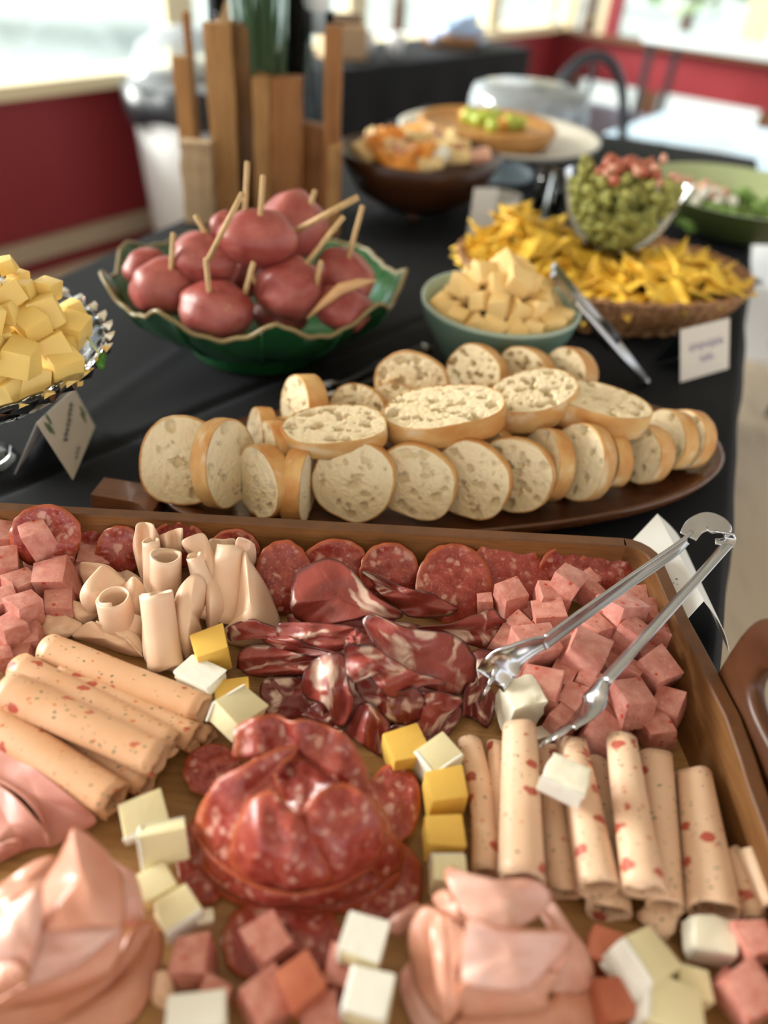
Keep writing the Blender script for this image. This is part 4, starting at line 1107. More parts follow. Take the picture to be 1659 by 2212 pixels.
BR = [  # px, py, mm, width, height, thickness (mm), yaw, lean, roll, variant, label
    (398, 1000, 50, 72, 82, 17, 14, -30, 0, 4, 'leftmost bread slice, leaning back and facing the camera'),
    (486, 1006, 50, 70, 80, 16, 68, -14, 6, 5, 'bread slice seen on its crust, second from the left'),
    (572, 1044, 42, 66, 66, 17, -48, -12, -6, 4, 'bread slice turned left with floury crust, third from the left'),
    (592, 985, 44, 62, 62, 15, -62, -8, -4, 5, 'bread slice mostly hidden behind the floury one'),
    (566, 950, 40, 56, 60, 15, -66, -10, 0, 4, 'small end of bread slice at the back left of the board'),
    (646, 1050, 40, 64, 62, 17, 84, -4, 0, 5, 'narrow crust-side bread slice left of the large front slice'),
    (764, 1040, 43, 76, 72, 15, -12, -24, 10, 0, 'large open-crumbed bread slice at the centre front'),
    (898, 1042, 43, 72, 70, 15, -20, -22, 12, 1, 'bread slice right behind the large centre front slice'),
    (1016, 1040, 42, 74, 70, 15, -24, -24, 8, 2, 'bread slice with big holes, third in the front row'),
    (1112, 1030, 42, 72, 70, 16, -28, -22, 6, 3, 'bread slice fourth in the front row with deep holes'),
    (1176, 1008, 42, 66, 70, 17, -70, -14, 0, 4, 'bread slice showing brown crust behind the front row end'),
    (1252, 1004, 44, 62, 76, 20, -46, -20, -14, 5, 'pale bread slice tilted over to the right of the front row'),
    (1312, 994, 38, 56, 56, 16, -72, -8, 0, 4, 'thin bread slice wedged right of the pale tilted slice'),
    (1386, 982, 38, 56, 58, 22, -56, -14, 0, 5, 'grey-faced bread slice near the right end of the board'),
    (1440, 952, 40, 60, 60, 20, -66, -16, 10, 4, 'floury crust bread slice second from the right end'),
    (1478, 950, 38, 58, 60, 18, -64, -16, 10, 5, 'rightmost bread slice lying against the board rim'),
    (724, 934, 76, 88, 54, 18, 6, -80, -6, 1, 'bread slice lying on top, left of centre'),
    (958, 902, 82, 112, 62, 24, 10, -84, -9, 2, 'long bread slice lying on top in the middle'),
    (1152, 868, 82, 86, 60, 26, 22, -82, -10, 3, 'bread slice lying on top right of the long one'),
    (1292, 888, 76, 92, 58, 26, -8, -86, 5, 4, 'bread slice lying on top with thick brown front crust'),
    (657, 884, 62, 60, 64, 20, -58, -10, 0, 5, 'upright bread slice at the back left showing its crust'),
    (775, 880, 56, 54, 44, 18, -16, -30, 0, 4, 'low bread slice behind the left lying slice'),
    (890, 832, 68, 72, 66, 18, -12, -22, 10, 1, 'large upright bread slice at the back centre'),
    (1030, 806, 66, 62, 54, 24, -34, -22, 6, 2, 'rounded upright bread slice at the back right of centre'),
    (1134, 804, 64, 56, 50, 24, -40, -20, 4, 3, 'upright bread slice second from the right at the back'),
    (1230, 806, 62, 54, 52, 24, -50, -18, 4, 4, 'rightmost upright bread slice at the back'),
    (848, 884, 50, 56, 50, 18, -10, -30, 0, 5, 'bread slice tucked beneath the large back slice'),
    (1050, 985, 40, 60, 60, 18, -40, -16, 0, 4, 'bread slice hidden under the long lying slice'),
    (610, 960, 34, 44, 50, 14, 20, -20, 0, 5, 'short bread piece in the gap left of the lying slices')]
for (px, py, mm, w_, h_, t_, yaw, lean, rl, v, lab) in BR:
    p = at(px, py, mm / 1000)
    t = empty('bread_slice', p, lab, 'bread', 'baguette slices on the board'); t.rotation_euler = (R(lean), R(rl), R(yaw))
    sc_ = (w_ / 2000, t_ / 2000, h_ / 2000)
    inst('crumb', bms[v][0], (0, 0, 0), (0, 0, 0), sc_, t); inst('crust', bms[v][1], (0, 0, 0), (0, 0, 0), sc_, t)
# ================================================================== the serving tray
TZ, TR = .0118, .060
tray = empty('serving_tray', (-.08, .24, 0), 'large wooden serving tray with raised sides holding cold cuts', 'tray')
rim = [(-.395, .020), (-.388, .424), (.190, .4515)]
for q in range(7):                                   # rounded far right corner
    a = R(90) - R(95) * q / 6; rim.append((.190 + .026 * math.cos(a), .4255 + .026 * math.sin(a)))
rim += [(.2195, .370), (.2265, .320), (.2305, .288), (.2322, .262), (.2328, .245), (.2340, .196), (.2365, .020)]
rz_ = {}
def rimh(i): return .0525 + (TR - .0525) * max(0, min(1, (rim[i][1] - .235) / .05))
flo = mesh('tray_floor', [(-.40, .015, TZ), (.236, .015, TZ), (.222, .452, TZ), (-.392, .425, TZ), (-.40, .015, .002), (.236, .015, .002), (.222, .452, .002), (-.392, .425, .002)],
           [(0, 1, 2, 3), (4, 7, 6, 5), (0, 4, 5, 1), (1, 5, 6, 2), (2, 6, 7, 3), (3, 7, 4, 0)], M['tray_floor'], tray, smooth=False)
def traywall(idx, name, mat, rimmat):
    vs, fs, fm = [], [], []
    n = len(idx)
    for k_, i in enumerate(idx):
        p = Vector((*rim[i], 0)); a = Vector((*rim[max(i - 1, 0)], 0)); b = Vector((*rim[min(i + 1, len(rim) - 1)], 0))
        t = (b - a).normalized(); nin = Vector((t.y, -t.x, 0))      # into the tray
        h_ = rimh(i)
        vs += [p + UP * .001, p + UP * (h_ - .001), p + nin * .001 + UP * h_, p + nin * .0095 + UP * h_, p + nin * .0105 + UP * (h_ - .001), p + nin * .014 + UP * (TZ + .006), p + nin * .019 + UP * (TZ - .0005)]
    for k_ in range(n - 1):
        for j in range(6):
            fs.append((k_ * 7 + j, k_ * 7 + 7 + j, k_ * 7 + 8 + j, k_ * 7 + 1 + j)); fm.append(1 if j in (1, 2, 3) else 0)
    o = mesh(name, vs, fs, None, tray, mats=[mat, rimmat], fm=fm)
    return sharp(o, 35)
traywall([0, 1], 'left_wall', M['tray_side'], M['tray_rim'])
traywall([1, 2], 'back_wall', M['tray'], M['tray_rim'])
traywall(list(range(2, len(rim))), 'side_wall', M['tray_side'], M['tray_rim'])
box('front_wall', (-.08, .024, .03), (.62, .010, .056), M['tray'], tray)
# handle: raised board with a slot
def handle(y0, y1, x0, x1):
    vs, fs = [], []; N = 40
    def prof(s, hole):
        a = 2 * math.pi * s
        if hole: return (.5 + .30 * math.copysign(abs(math.cos(a)) ** .55, math.cos(a)), .085 + .0165 * math.copysign(abs(math.sin(a)) ** .8, math.sin(a)))
        c, sn = math.cos(a), math.sin(a)
        return (.5 + .5 * math.copysign(abs(c) ** .42, c), .078 + (.050 if sn > 0 else .066) * math.copysign(abs(sn) ** .62, sn))
    for ly in (0, 1):
        for hole in (0, 1):
            for j in range(N):
                u, z = prof(j / N, hole)
                ins = .0 if hole else 0
                y = y0 + (y1 - y0) * u; x = x0 + (x1 - x0) * u + ly * .012 + (z - .05) * .05
                vs.append(Vector((x, y, z)))
    for j in range(N):
        q = (j + 1) % N
        fs.append((j, q, N + q, N + j)); fs.append((2 * N + q, 2 * N + j, 3 * N + j, 3 * N + q))
        fs.append((q, j, 2 * N + j, 2 * N + q)); fs.append((N + j, N + q, 3 * N + q, 3 * N + j))
    o = mesh('handle', vs, fs, M['handle'], tray, smooth=False)
    b = o.modifiers.new('bevel', 'BEVEL'); b.width = .0045; b.segments = 3; b.limit_method = 'ANGLE'; b.angle_limit = R(50)
    for p in o.data.polygons: p.use_smooth = True
handle(.326, .190, .2265, .2445)

# ================================================================== salami along the back wall
SAL = [  # frame F: cx, cy, rx, ry, far mm, near mm, label
    (98, 1158, 78, 68, 74, 34, 'big dark salami slice leaning over the tray rim at far left'),
    (158, 1162, 60, 62, 58, 20, 'salami slice overlapping the big dark one at far left'),
    (258, 1192, 52, 56, 54, 16, 'salami slice between the ham cubes and the turkey rolls'),
    (384, 1178, 62, 50, 58, 24, 'salami slice peeking out behind the turkey rolls'),
    (505, 1196, 58, 52, 56, 20, 'salami slice behind the right end of the turkey rolls'),
    (612, 1248, 62, 82, 56, 15, 'salami slice standing just right of the turkey rolls'),
    (726, 1228, 74, 64, 56, 18, 'salami slice at the back wall above the cured ham'),
    (842, 1240, 66, 66, 56, 16, 'smaller salami slice at the back wall right of centre'),
    (981, 1262, 82, 88, 54, 14, 'broad round salami slice standing before the back wall'),
    (1092, 1222, 74, 58, 57, 22, 'salami slice tucked behind another, left of the tong arm'),
    (1112, 1250, 78, 74, 50, 16, 'dark salami slice in front of its hidden neighbour at back right'),
    (1226, 1232, 62, 52, 55, 20, 'half hidden salami slice second from the right corner'),
    (1322, 1236, 76, 60, 55, 22, 'glossy salami slice in the far right tray corner')]
for q, (cx, cy, rx, ry, hf, hn, lab) in enumerate(SAL):
    ol = [(cx + rx * math.cos(a), cy + ry * math.sin(a)) for a in [2 * math.pi * j / 14 for j in range(14)]]
    o = slab('salami_slice', 'F', ol, M['salami'], h=(hf, hn), dome=1.2, t=.0018, rough=1.6, ruff=.05, per=6, rings=8)
    tag(o, lab, 'salami', 'salami slices along the back wall')

# ================================================================== ham cubes
hm = [cubemesh('ham_cube', [M['hamcube']], .12, .035, 120 + i) for i in range(7)]
hb = [cubemesh('ham_cube', [M['hamcube_brown']], .09, .035, 140 + i) for i in range(3)]
def cube(f, x, y, w_, mm, rz, lab, name='ham_cube', meshes=hm, cat='ham', grp=None, tx=0, ty=0, sz=(1, 1, 1), v=None):
    p = fat(f, x, y, mm); s = w_ * FR[f][2] * depth(p) / FPX * .86
    o = inst(name, meshes[(v if v is not None else rnd.randrange(99)) % len(meshes)], p, (R(tx), R(ty), R(rz)), (s * sz[0], s * sz[1], s * sz[2]))
    return tag(o, lab, cat, grp)
GL = 'ham cubes at the left of the tray'
for (x, y, w_, mm, rz, sz) in [(50, 245, 150, 40, 20, (1, 1, 1)), (205, 265, 190, 50, 40, (.85, .85, 1.3)), (30, 375, 165, 42, 25, (1, 1, 1)), (320, 335, 150, 34, 10, (1, 1, 1)), (488, 355, 185, 24, 15, (1, .8, .8)),
                               (115, 490, 150, 36, 55, (1, 1, 1)), (290, 460, 200, 34, 12, (1, .9, .9)), (28, 560, 130, 38, 35, (1, 1, 1)), (135, 610, 160, 38, 50, (1, 1, 1)), (300, 590, 175, 27, 20, (1, 1, .9)),
                               (415, 430, 130, 20, 30, (1, 1, 1)), (50, 725, 165, 33, 55, (1, 1, 1)), (160, 755, 150, 24, 20, (1, 1, 1)), (100, 850, 170, 20, 8, (1, .9, .8)), (5, 860, 110, 28, 40, (1, 1, 1)), (-60, 640, 160, 30, 20, (1, 1, 1)), (-70, 420, 160, 30, 20, (1, 1, 1)), (210, 400, 150, 22, 20, (1, 1, 1)), (70, 640, 150, 20, 30, (1, 1, 1))]:
    cube('A', x, y, w_, mm, rz, 'ham cube in the left heap, ' + ('cut by the picture edge' if x < 60 else 'beside the turkey' if x > 270 else 'in the middle') + (', against the salami' if y < 420 else ', next to the herb rolls' if y > 700 else ''), grp=GL, tx=rnd.uniform(-14, 14), ty=rnd.uniform(-14, 14), sz=sz)
GR = 'ham cubes under the tongs'
RC = [(125, 558, 95, 30, 5, (1, 1, 1)), (262, 535, 185, 36, 30, (.9, .9, 1.1)), (490, 532, 200, 42, 12, (1, .8, .8)), (560, 465, 220, 48, 60, (1, .8, .9)), (670, 448, 140, 40, 30, (1, .8, .8)), (700, 515, 130, 38, 40, (1, 1, 1)),
      (930, 530, 130, 36, 5, (1, 1, .8)), (830, 622, 250, 48, 35, (1, .95, .95)), (1010, 625, 150, 38, 15, (1, 1, 1)), (480, 632, 200, 40, 8, (1, .9, .8)), (372, 615, 120, 26, 30, (1, 1, 1)), (310, 692, 140, 34, 40, (1, 1, .8)),
      (230, 778, 150, 30, 55, (1, 1, .8)), (395, 805, 250, 44, 20, (1, .9, .9)), (430, 690, 130, 34, 30, (1, .9, .8)), (700, 708, 170, 46, 40, (1, 1, .9)), (735, 770, 140, 38, 20, (1, 1, .8)), (650, 838, 265, 46, -25, (1, .9, .9)),
      (912, 730, 165, 46, 55, (1, 1, 1)), (836, 806, 95, 34, 60, (1, 1, 1)), (1068, 745, 150, 38, 60, (1, .9, 1.2)), (1062, 932, 215, 40, 30, (1, .9, .95)), (980, 845, 140, 30, 10, (1, 1, 1)), (880, 940, 165, 36, 60, (1, 1, 1)),
      (425, 1035, 260, 34, -22, (1, .85, .9)), (540, 962, 170, 34, -30, (1, 1, .9)), (600, 922, 140, 34, 10, (1, 1, .9)), (690, 1000, 155, 38, -25, (1, .9, .9)), (612, 1098, 170, 34, -35, (1, 1, .8)), (770, 1065, 135, 30, 45, (1, 1, 1)),
      (918, 1096, 220, 38, 20, (1, 1, .95)), (1110, 1115, 190, 30, -30, (1, 1, .9)), (545, 1195, 190, 27, 50, (1, .9, 1)), (835, 1195, 205, 26, -30, (1, .9, .8)), (745, 1280, 210, 25, -30, (1, 1, 1)), (1042, 1250, 200, 24, 15, (1, .9, .85)),
      (330, 935, 130, 26, 20, (1, 1, 1)), (800, 900, 160, 24, 20, (1, 1, 1)), (620, 780, 170, 24, 40, (1, 1, 1)), (900, 1010, 170, 22, 10, (1, 1, 1)), (500, 740, 160, 24, 20, (1, 1, 1))]
for q, (x, y, w_, mm, rz, sz) in enumerate(RC):
    up_, lo_ = 790 + (440 - x) * -.0 - (x - 440) * .73, 985 + (760 - x) * 1.12
    lab = ('ham cube between the tong arms, ' if y > up_ and y < lo_ else 'ham cube behind the upper tong arm, ' if y <= up_ else 'ham cube right of the lower tong arm, ')
    lab += ('low in the heap' if mm < 30 else 'high on the heap' if mm > 41 else 'midway up the heap') + (' near the salami' if y < 560 else ' toward the rolls' if y > 1080 else ' beside the cured ham' if x < 480 else ' toward the side wall' if x > 960 else '')
    if q == 1: lab = 'tall ham cube at the left end of the heap beside the salami'
    if q == 0: lab = 'smallest ham cube at the far left of the heap under the tongs'
    if q == 21: lab = 'large ham cube by the tray side wall right of both tong arms'
    if q == 35: lab = 'ham cube at the lower right of the heap near the rolls'
    cube('C', x, y, w_, mm, rz, lab, grp=GR, tx=rnd.uniform(-13, 13), ty=rnd.uniform(-13, 13), sz=sz)
GB = 'loose ham cubes along the front'
for (f, x, y, w_, mm, rz, br_, lab) in [
        ('E', 540, 1315, 250, 28, 42, 0, 'pink ham cube set cornerwise on the salami below the rose'), ('E', 125, 1415, 235, 24, 4, 0, 'brownish ham cube left of the salami slice at the front'),
        ('E', 245, 1625, 190, 22, -15, 0, 'small ham cube behind the white cheese at the bottom edge'), ('E', 535, 1650, 270, 28, 38, 0, 'pink ham cube at the bottom edge left of the orange one'),
        ('E', 712, 1555, 245, 36, 35, 1, 'orange-brown ham cube with smoked outside at the front'), ('E', 965, 1495, 230, 24, -15, 0, 'ham cube squeezed under two white cheese pieces'),
        ('E', 815, 1745, 240, 24, 20, 0, 'ham cube cut off by the bottom edge of the picture'), ('G', 912, 1185, 185, 24, -15, 1, 'dark ham cube right of the folded ham pile'),
        ('G', 935, 1415, 190, 24, 15, 1, 'dark ham cube below another beside the folded ham pile'), ('G', 1590, 1145, 175, 34, 10, 0, 'pink ham cube right of the white cheese by the side wall'),
        ('G', 1560, 1385, 240, 36, 25, 0, 'large ham cube with white crumb at the right bottom corner'), ('G', 1455, 1345, 130, 22, 40, 0, 'ham cube tucked behind the large one at the right corner'),
        ('E', 330, 1540, 60, 20, 0, 0, 'scrap of ham between the front cubes')][:12]:
    cube(f, x, y, w_, mm, rz, lab, meshes=hb if br_ else hm, grp=GB, tx=rnd.uniform(-8, 8), ty=rnd.uniform(-8, 8))

# ================================================================== cheese pieces
yc = [cubemesh('cheese_cube', [M['yellow']], .06, .06, 160 + i) for i in range(4)]
cc = [cubemesh('cheese_paste', [M['cream']], .06, .035, 170 + i) for i in range(4)]
rc = [cubemesh('cheese_rind', [M['rind']], .05, .06, 180 + i) for i in range(3)]
fc = [cubemesh('cheese_crumble', [M['feta']], .08, .06, 190 + i, rough=.10, cuts=3) for i in range(3)]
def yellow(f, x, y, w_, mm, rz, lab, sz=(1, 1, .95), tx=0, ty=0):
    return cube(f, x, y, w_, mm, rz, lab, 'yellow_cheese_cube', yc, 'cheese', 'yellow cheese cubes in the tray', tx, ty, sz)
def white(f, x, y, w_, mm, rz, lab, side=None, sz=(1, 1, 1), tx=0, ty=0, body=None):
    """soft white cheese: paste with its rind on the named side(s)"""
    p = fat(f, x, y, mm); s = w_ * FR[f][2] * depth(p) / FPX * .80
    t = empty('white_cheese_piece', p, lab, 'cheese', 'white cheese pieces in the tray'); t.rotation_euler = (R(tx), R(ty), R(rz))
    mm_ = (body or cc); inst('paste', mm_[rnd.randrange(99) % len(mm_)], (0, 0, 0), (0, 0, 0), (s * sz[0], s * sz[1], s * sz[2]), t)
    for sd__ in (side or ()):
        ax_, sg = 'xyz'.index(sd__[1]), -1 if sd__[0] == '-' else 1
        loc = [0, 0, 0]; loc[ax_] = sg * s * sz[ax_] * .5; sc_ = [s * sz[i] * 1.02 for i in range(3)]; sc_[ax_] = s * .09
        inst('rind', rc[rnd.randrange(99) % 3], loc, (0, 0, 0), sc_, t)
    return t
yellow('A', 1080, 822, 195, 32, 25, 'yellow cheese cube with a nicked top beside the turkey', ty=-4)
white('A', 1030, 968, 255, 27, -25, 'flat white cheese piece left of the yellow cubes', ('+z',), (1.05, .7, .62), body=fc)
yellow('A', 1190, 1058, 200, 22, 15, 'yellow cheese cube half hidden under the tilted white piece', (1, .9, .8))
white('A', 1218, 1140, 235, 38, -38, 'tilted white cheese piece with broad rind beside the salami rose', ('-x',), (.9, 1.15, .8), tx=-14, ty=10)
yellow('E', 1290, 265, 240, 24, 22, 'yellow cheese cube between cured ham and salami rose')
white('E', 1462, 318, 250, 26, 40, 'white cheese piece touching two yellow cubes', ('-y', '-x'), (1, .85, .9))
yellow('E', 1502, 500, 245, 28, 12, 'upper of two stacked yellow cheese cubes right of the rose', (1, .9, 1))
yellow('E', 1500, 740, 235, 27, 4, 'lower yellow cheese cube right of the rose with rounded corner', (1, .9, 1))
white('E', 1520, 945, 225, 30, 3, 'white cheese piece behind the central folded ham', ('+y',), (1, .8, 1))
white('D', 985, 1350, 360, 30, 28, 'flat white cheese slab lying behind another below the herb rolls', ('-y',), (1, .85, .45), tx=14)
white('D', 1130, 1540, 370, 34, 18, 'white cheese slab leaning on the other at left of the rose', ('+y', '-x'), (1, .5, .85), tx=-30)
white('I', 1000, 690, 260, 26, 35, 'small cream cheese piece right of the folded ham', None, (1, .9, .8))
white('I', 1140, 860, 300, 28, 38, 'cream cheese piece with crumbled corner right of the folded ham', ('-y',), (1, .9, .8))
white('I', 1315, 905, 125, 24, 20, 'small crumb of white cheese stuck to the cream piece', None, (1, .8, .9), body=fc)
white('C', 302, 1110, 260, 32, 20, 'crumbly white cheese block below the tong tip', None, (1, .9, 1.15), body=fc)
white('C', 420, 1275, 130, 18, 20, 'white cheese crumbs beside the lower tong head', None, (1, .7, .5), body=fc)
white('G', 722, 390, 230, 58, -25, 'white cheese piece resting on top of the herb rolls', ('-y',), (1.05, .75, .7), tx=6, body=fc)
white('G', 1385, 1125, 225, 28, -6, 'white cheese piece below the rightmost herb roll', ('-y',), (1, .85, .75), body=fc)
white('G', 1075, 1235, 285, 34, 30, 'wedge of white cheese right of the folded ham pile', ('-x',), (1, .9, .9), ty=20)
white('G', 1305, 1345, 185, 30, -10, 'pale cheese cube between two larger cheese wedges', None, (1, .9, .9))
white('G', 1200, 1450, 330, 32, -14, 'big white cheese wedge at the bottom edge right of centre', ('-x',), (1, .8, .7), ty=8)
white('E', 1060, 1325, 300, 42, -14, 'white cheese cube standing left of the central folded ham', ('+z', '-x'), (.9, .85, .9))
white('E', 1085, 1630, 320, 40, -10, 'white cheese cube at the bottom edge left of the folded ham', ('+z', '-x'), (.9, .85, .9))
white('E', 150, 1725, 380, 32, 10, 'wide white cheese piece cut off at the bottom left edge', ('+z',), (1, .6, .6))

# ================================================================== herb chicken rolls
def hroll(f, a, b, ra, rb, ma, mb, mat, lab, grp, **k):
    p0, p1 = fat(f, *a, ma), fat(f, *b, mb); q = FR[f][2] / FPX
    o = roll('chicken_roll', p0, p1, ra * q * depth(p0), rb * q * depth(p1), M[mat], **k)
    return tag(o, lab, 'roll', grp)
GH = 'herb chicken rolls at the left'
hroll('D', (560, 400), (1430, 790), 62, 62, 20, 20, 'herb', 'herb chicken roll at the bottom of the left stack, end peeking out', GH, turns=1.2)
hroll('D', (440, 400), (1330, 800), 105, 100, 26, 26, 'herb', 'herb chicken roll lying between and under two upper rolls', GH)
hroll('D', (345, 205), (1380, 600), 118, 108, 31, 31, 'herb', 'uppermost herb chicken roll next to the plain turkey', GH, flat=.8)
hroll('D', (150, 330), (1170, 850), 110, 105, 34, 33, 'herb', 'second herb chicken roll of the left stack', GH, flat=.8)
hroll('D', (60, 480), (1080, 950), 135, 125, 42, 40, 'herb', 'third herb chicken roll, broadest and topmost of the left stack', GH, flat=.8)
hroll('D', (300, 720), (1000, 1110), 110, 100, 22, 22, 'herb', 'herb chicken roll squeezed under the broadest one', GH)
hroll('D', (-60, 690), (780, 1220), 130, 130, 32, 32, 'herb', 'fourth herb chicken roll next to the pink ham folds', GH, flat=.8)
hroll('D', (150, 900), (760, 1280), 100, 95, 19, 19, 'herb', 'lowest herb chicken roll whose end shows above the cheese slabs', GH, flat=.6)
GK = 'herb chicken rolls at the right'
hroll('G', (290, 235), (360, 800), 55, 62, 24, 24, 'herb2', 'leftmost slim herb roll of the right group', GK, bend=-.003)
hroll('G', (412, 245), (420, 780), 42, 50, 22, 22, 'herb2', 'half hidden herb roll left of the tallest one', GK)
hroll('G', (640, 270), (715, 900), 60, 85, 22, 22, 'herb2', 'low herb roll between the tallest roll and the cheese', GK)
hroll('G', (880, 320), (930, 985), 58, 105, 20, 20, 'herb2', 'low herb roll with wide open end in the middle', GK, flat=.7)
hroll('G', (518, 165), (528, 830), 76, 108, 40, 38, 'herb2', 'tallest herb roll of the right group, left of the cheese', GK)
hroll('G', (762, 235), (880, 880), 66, 98, 38, 36, 'herb2', 'herb roll under the white cheese piece, middle of the group', GK)
hroll('G', (1145, 300), (1185, 960), 74, 82, 32, 30, 'herb2', 'herb roll with dark red fleck third from the side wall', GK)
hroll('G', (988, 225), (1085, 880), 68, 98, 46, 42, 'herb2', 'herb roll on top of the group with open spiral end', GK, turns=1.6)
hroll('G', (1255, 400), (1280, 960), 45, 60, 22, 22, 'herb2', 'hidden herb roll left of the rightmost broad one', GK)
hroll('G', (1325, 385), (1410, 990), 78, 125, 32, 30, 'herb2', 'rightmost broad herb roll along the tray side wall', GK)
hroll('G', (1130, 960), (1220, 1040), 110, 105, 18, 18, 'herb2', 'flattened herb roll end beneath the stacked rolls', GK, flat=.5)
hroll('G', (1500, 740), (1590, 1010), 45, 50, 26, 26, 'herb2', 'slim pale roll by the side wall below the handle', GK)
hroll('G', (1570, 740), (1670, 960), 48, 55, 32, 32, 'turkey', 'whitish turkey roll at the right picture edge by the wall', GK)

# ================================================================== plain turkey folds (frame A)
GT = 'plain turkey folds'
def troll(a, b, ra, rb, ma, mb, lab, **k):
    p0, p1 = fat('A', *a, ma), fat('A', *b, mb); q = FR['A'][2] / FPX
    k.setdefault('turns', 1.25); k.setdefault('flat', .95)
    return tag(roll('turkey_roll', p0, p1, ra * q * depth(p0), rb * q * depth(p1), M['turkey'], **k), lab, 'turkey', GT)
def tfold(ol, lab, **k):
    k.setdefault('t', .0014); k.setdefault('rough', 1.2)
    return tag(slab('turkey_slice', 'A', ol, M['turkey'], **k), lab, 'turkey', GT)
tfold([(405, 375, 36), (480, 368, 40), (560, 385, 38), (640, 450, 30), (700, 470, 26), (600, 520, 18), (500, 500, 18), (430, 480, 24)], 'flat turkey slice at the back left of the folds', dome=4)
tfold([(590, 420, 20), (640, 402, 24), (720, 450, 24), (745, 520, 18), (690, 560, 16), (620, 500, 16)], 'ragged turkey slice edge in the middle back', dome=2)
tfold([(680, 260, 52), (708, 172, 66), (760, 164, 68), (800, 200, 64), (830, 290, 50), (800, 420, 30), (770, 500, 22), (735, 490, 24), (692, 350, 40)], 'tall turkey fold at the back of the pile', dome=5, wav=((0, 1.6, 3.0),))
tfold([(805, 245, 58), (860, 210, 62), (925, 190, 66), (938, 215, 62), (930, 310, 46), (900, 400, 32), (840, 330, 44)], 'pleated turkey fold behind the round roll', dome=3, wav=((0, 2, 2.5),))
troll((1180, 300), (1130, 640), 70, 120, 56, 20, 'turkey cone hidden behind the right folds')
tfold([(930, 262, 62), (985, 228, 66), (1040, 218, 66), (1072, 262, 60), (1120, 370, 46), (1165, 480, 30), (1130, 560, 22), (1040, 470, 34), (965, 330, 52)], 'curved turkey fold with pale top edge at the back', dome=7, wav=((30, 1.2, 2),))
tfold([(1070, 255, 48), (1140, 250, 50), (1205, 250, 50), (1210, 330, 36), (1170, 450, 24), (1120, 380, 34)], 'thin turkey slice edge between two back folds', dome=2)
tfold([(1205, 262, 64), (1240, 245, 68), (1300, 275, 62), (1312, 330, 50), (1300, 400, 34), (1250, 420, 34), (1215, 400, 36)], 'small upright turkey tip at the right back', dome=4)
troll((775, 275), (800, 520), 42, 60, 60, 28, 'narrow rolled turkey fold left of the round roll')
troll((850, 345), (850, 600), 80, 78, 60, 20, 'round turkey roll with open end facing up in the back', turns=1.5, flat=1)
tfold([(955, 345, 58), (1000, 316, 62), (1040, 365, 56), (1110, 440, 44), (1178, 530, 32), (1192, 650, 22), (1130, 720, 17), (1080, 755, 15), (1045, 640, 26), (1000, 460, 46)], 'long turkey fold running down the middle right', dome=9, wav=((20, 1.2, 2),))
troll((1000, 352), (1040, 470), 38, 50, 60, 46, 'small turkey curl at the head of the long fold', turns=1.4)
tfold([(1215, 420, 44), (1250, 312, 60), (1290, 370, 52), (1350, 460, 40), (1400, 560, 28), (1436, 680, 17), (1400, 770, 14), (1300, 800, 14), (1180, 790, 14), (1110, 745, 14), (1185, 640, 24)], 'broad turkey cone draped at the right of the folds', dome=13, wav=((10, 1.6, 2.2),))
tfold([(880, 640, 36), (905, 520, 48), (960, 445, 56), (1005, 428, 58), (1056, 470, 50), (1050, 590, 36), (1022, 660, 28), (1036, 740, 20), (960, 868, 14), (890, 770, 22)], 'petal-shaped turkey fold in front of the middle', dome=12, wav=((0, 1.1, 2),))
tfold([(410, 560, 36), (420, 495, 44), (475, 425, 50), (530, 380, 54), (600, 430, 46), (650, 480, 40), (600, 560, 28), (520, 620, 22), (460, 640, 20)], 'pointed turkey fold at the left of the pile', dome=8, wav=((0, 1.2, 2),))
tfold([(590, 520, 36), (640, 475, 44), (690, 440, 50), (750, 520, 38), (735, 640, 24), (700, 700, 18), (640, 600, 26)], 'triangular turkey fold between two open rolls', dome=6)
troll((582, 556), (620, 700), 84, 96, 46, 22, 'round turkey roll with a clean open end at the left front', turns=1.5, flat=1)
troll((690, 640), (660, 760), 70, 90, 28, 16, 'turkey fold wrapped behind the left open roll')
tfold([(310, 610, 26), (340, 560, 32), (410, 570, 30), (490, 605, 24), (495, 650, 20), (420, 690, 18), (350, 650, 20)], 'short turkey slice fold at the left side', dome=4)
tfold([(175, 720, 20), (205, 655, 26), (260, 618, 30), (340, 640, 28), (425, 685, 22), (370, 745, 18), (230, 780, 15)], 'ruffled turkey slice at the far left by the ham cubes', dome=5, rough=2.5)
tfold([(370, 745, 20), (420, 690, 26), (470, 668, 30), (520, 690, 28), (640, 740, 26), (715, 790, 22), (735, 850, 16), (640, 840, 14), (500, 790, 14), (430, 770, 15)], 'long low turkey slice in front beside the herb roll', dome=5)
tfold([(490, 670, 34), (560, 690, 32), (680, 720, 28), (725, 770, 24), (728, 850, 20), (690, 800, 22), (560, 730, 26)], 'thin turkey slice rim over the long low slice', dome=2)
p0_ = fat('A', 805, 535, 56)
troll((805, 540), (850, 890), 84, 92, 56, 20, 'tall rolled turkey cone at the front of the pile', turns=1.5)
tfold([(735, 620, 44), (800, 640, 46), (880, 620, 44), (910, 760, 30), (940, 880, 17), (890, 932, 13), (800, 900, 16), (735, 850, 20)], 'smooth turkey slice wrapped over the tall front cone', dome=9)

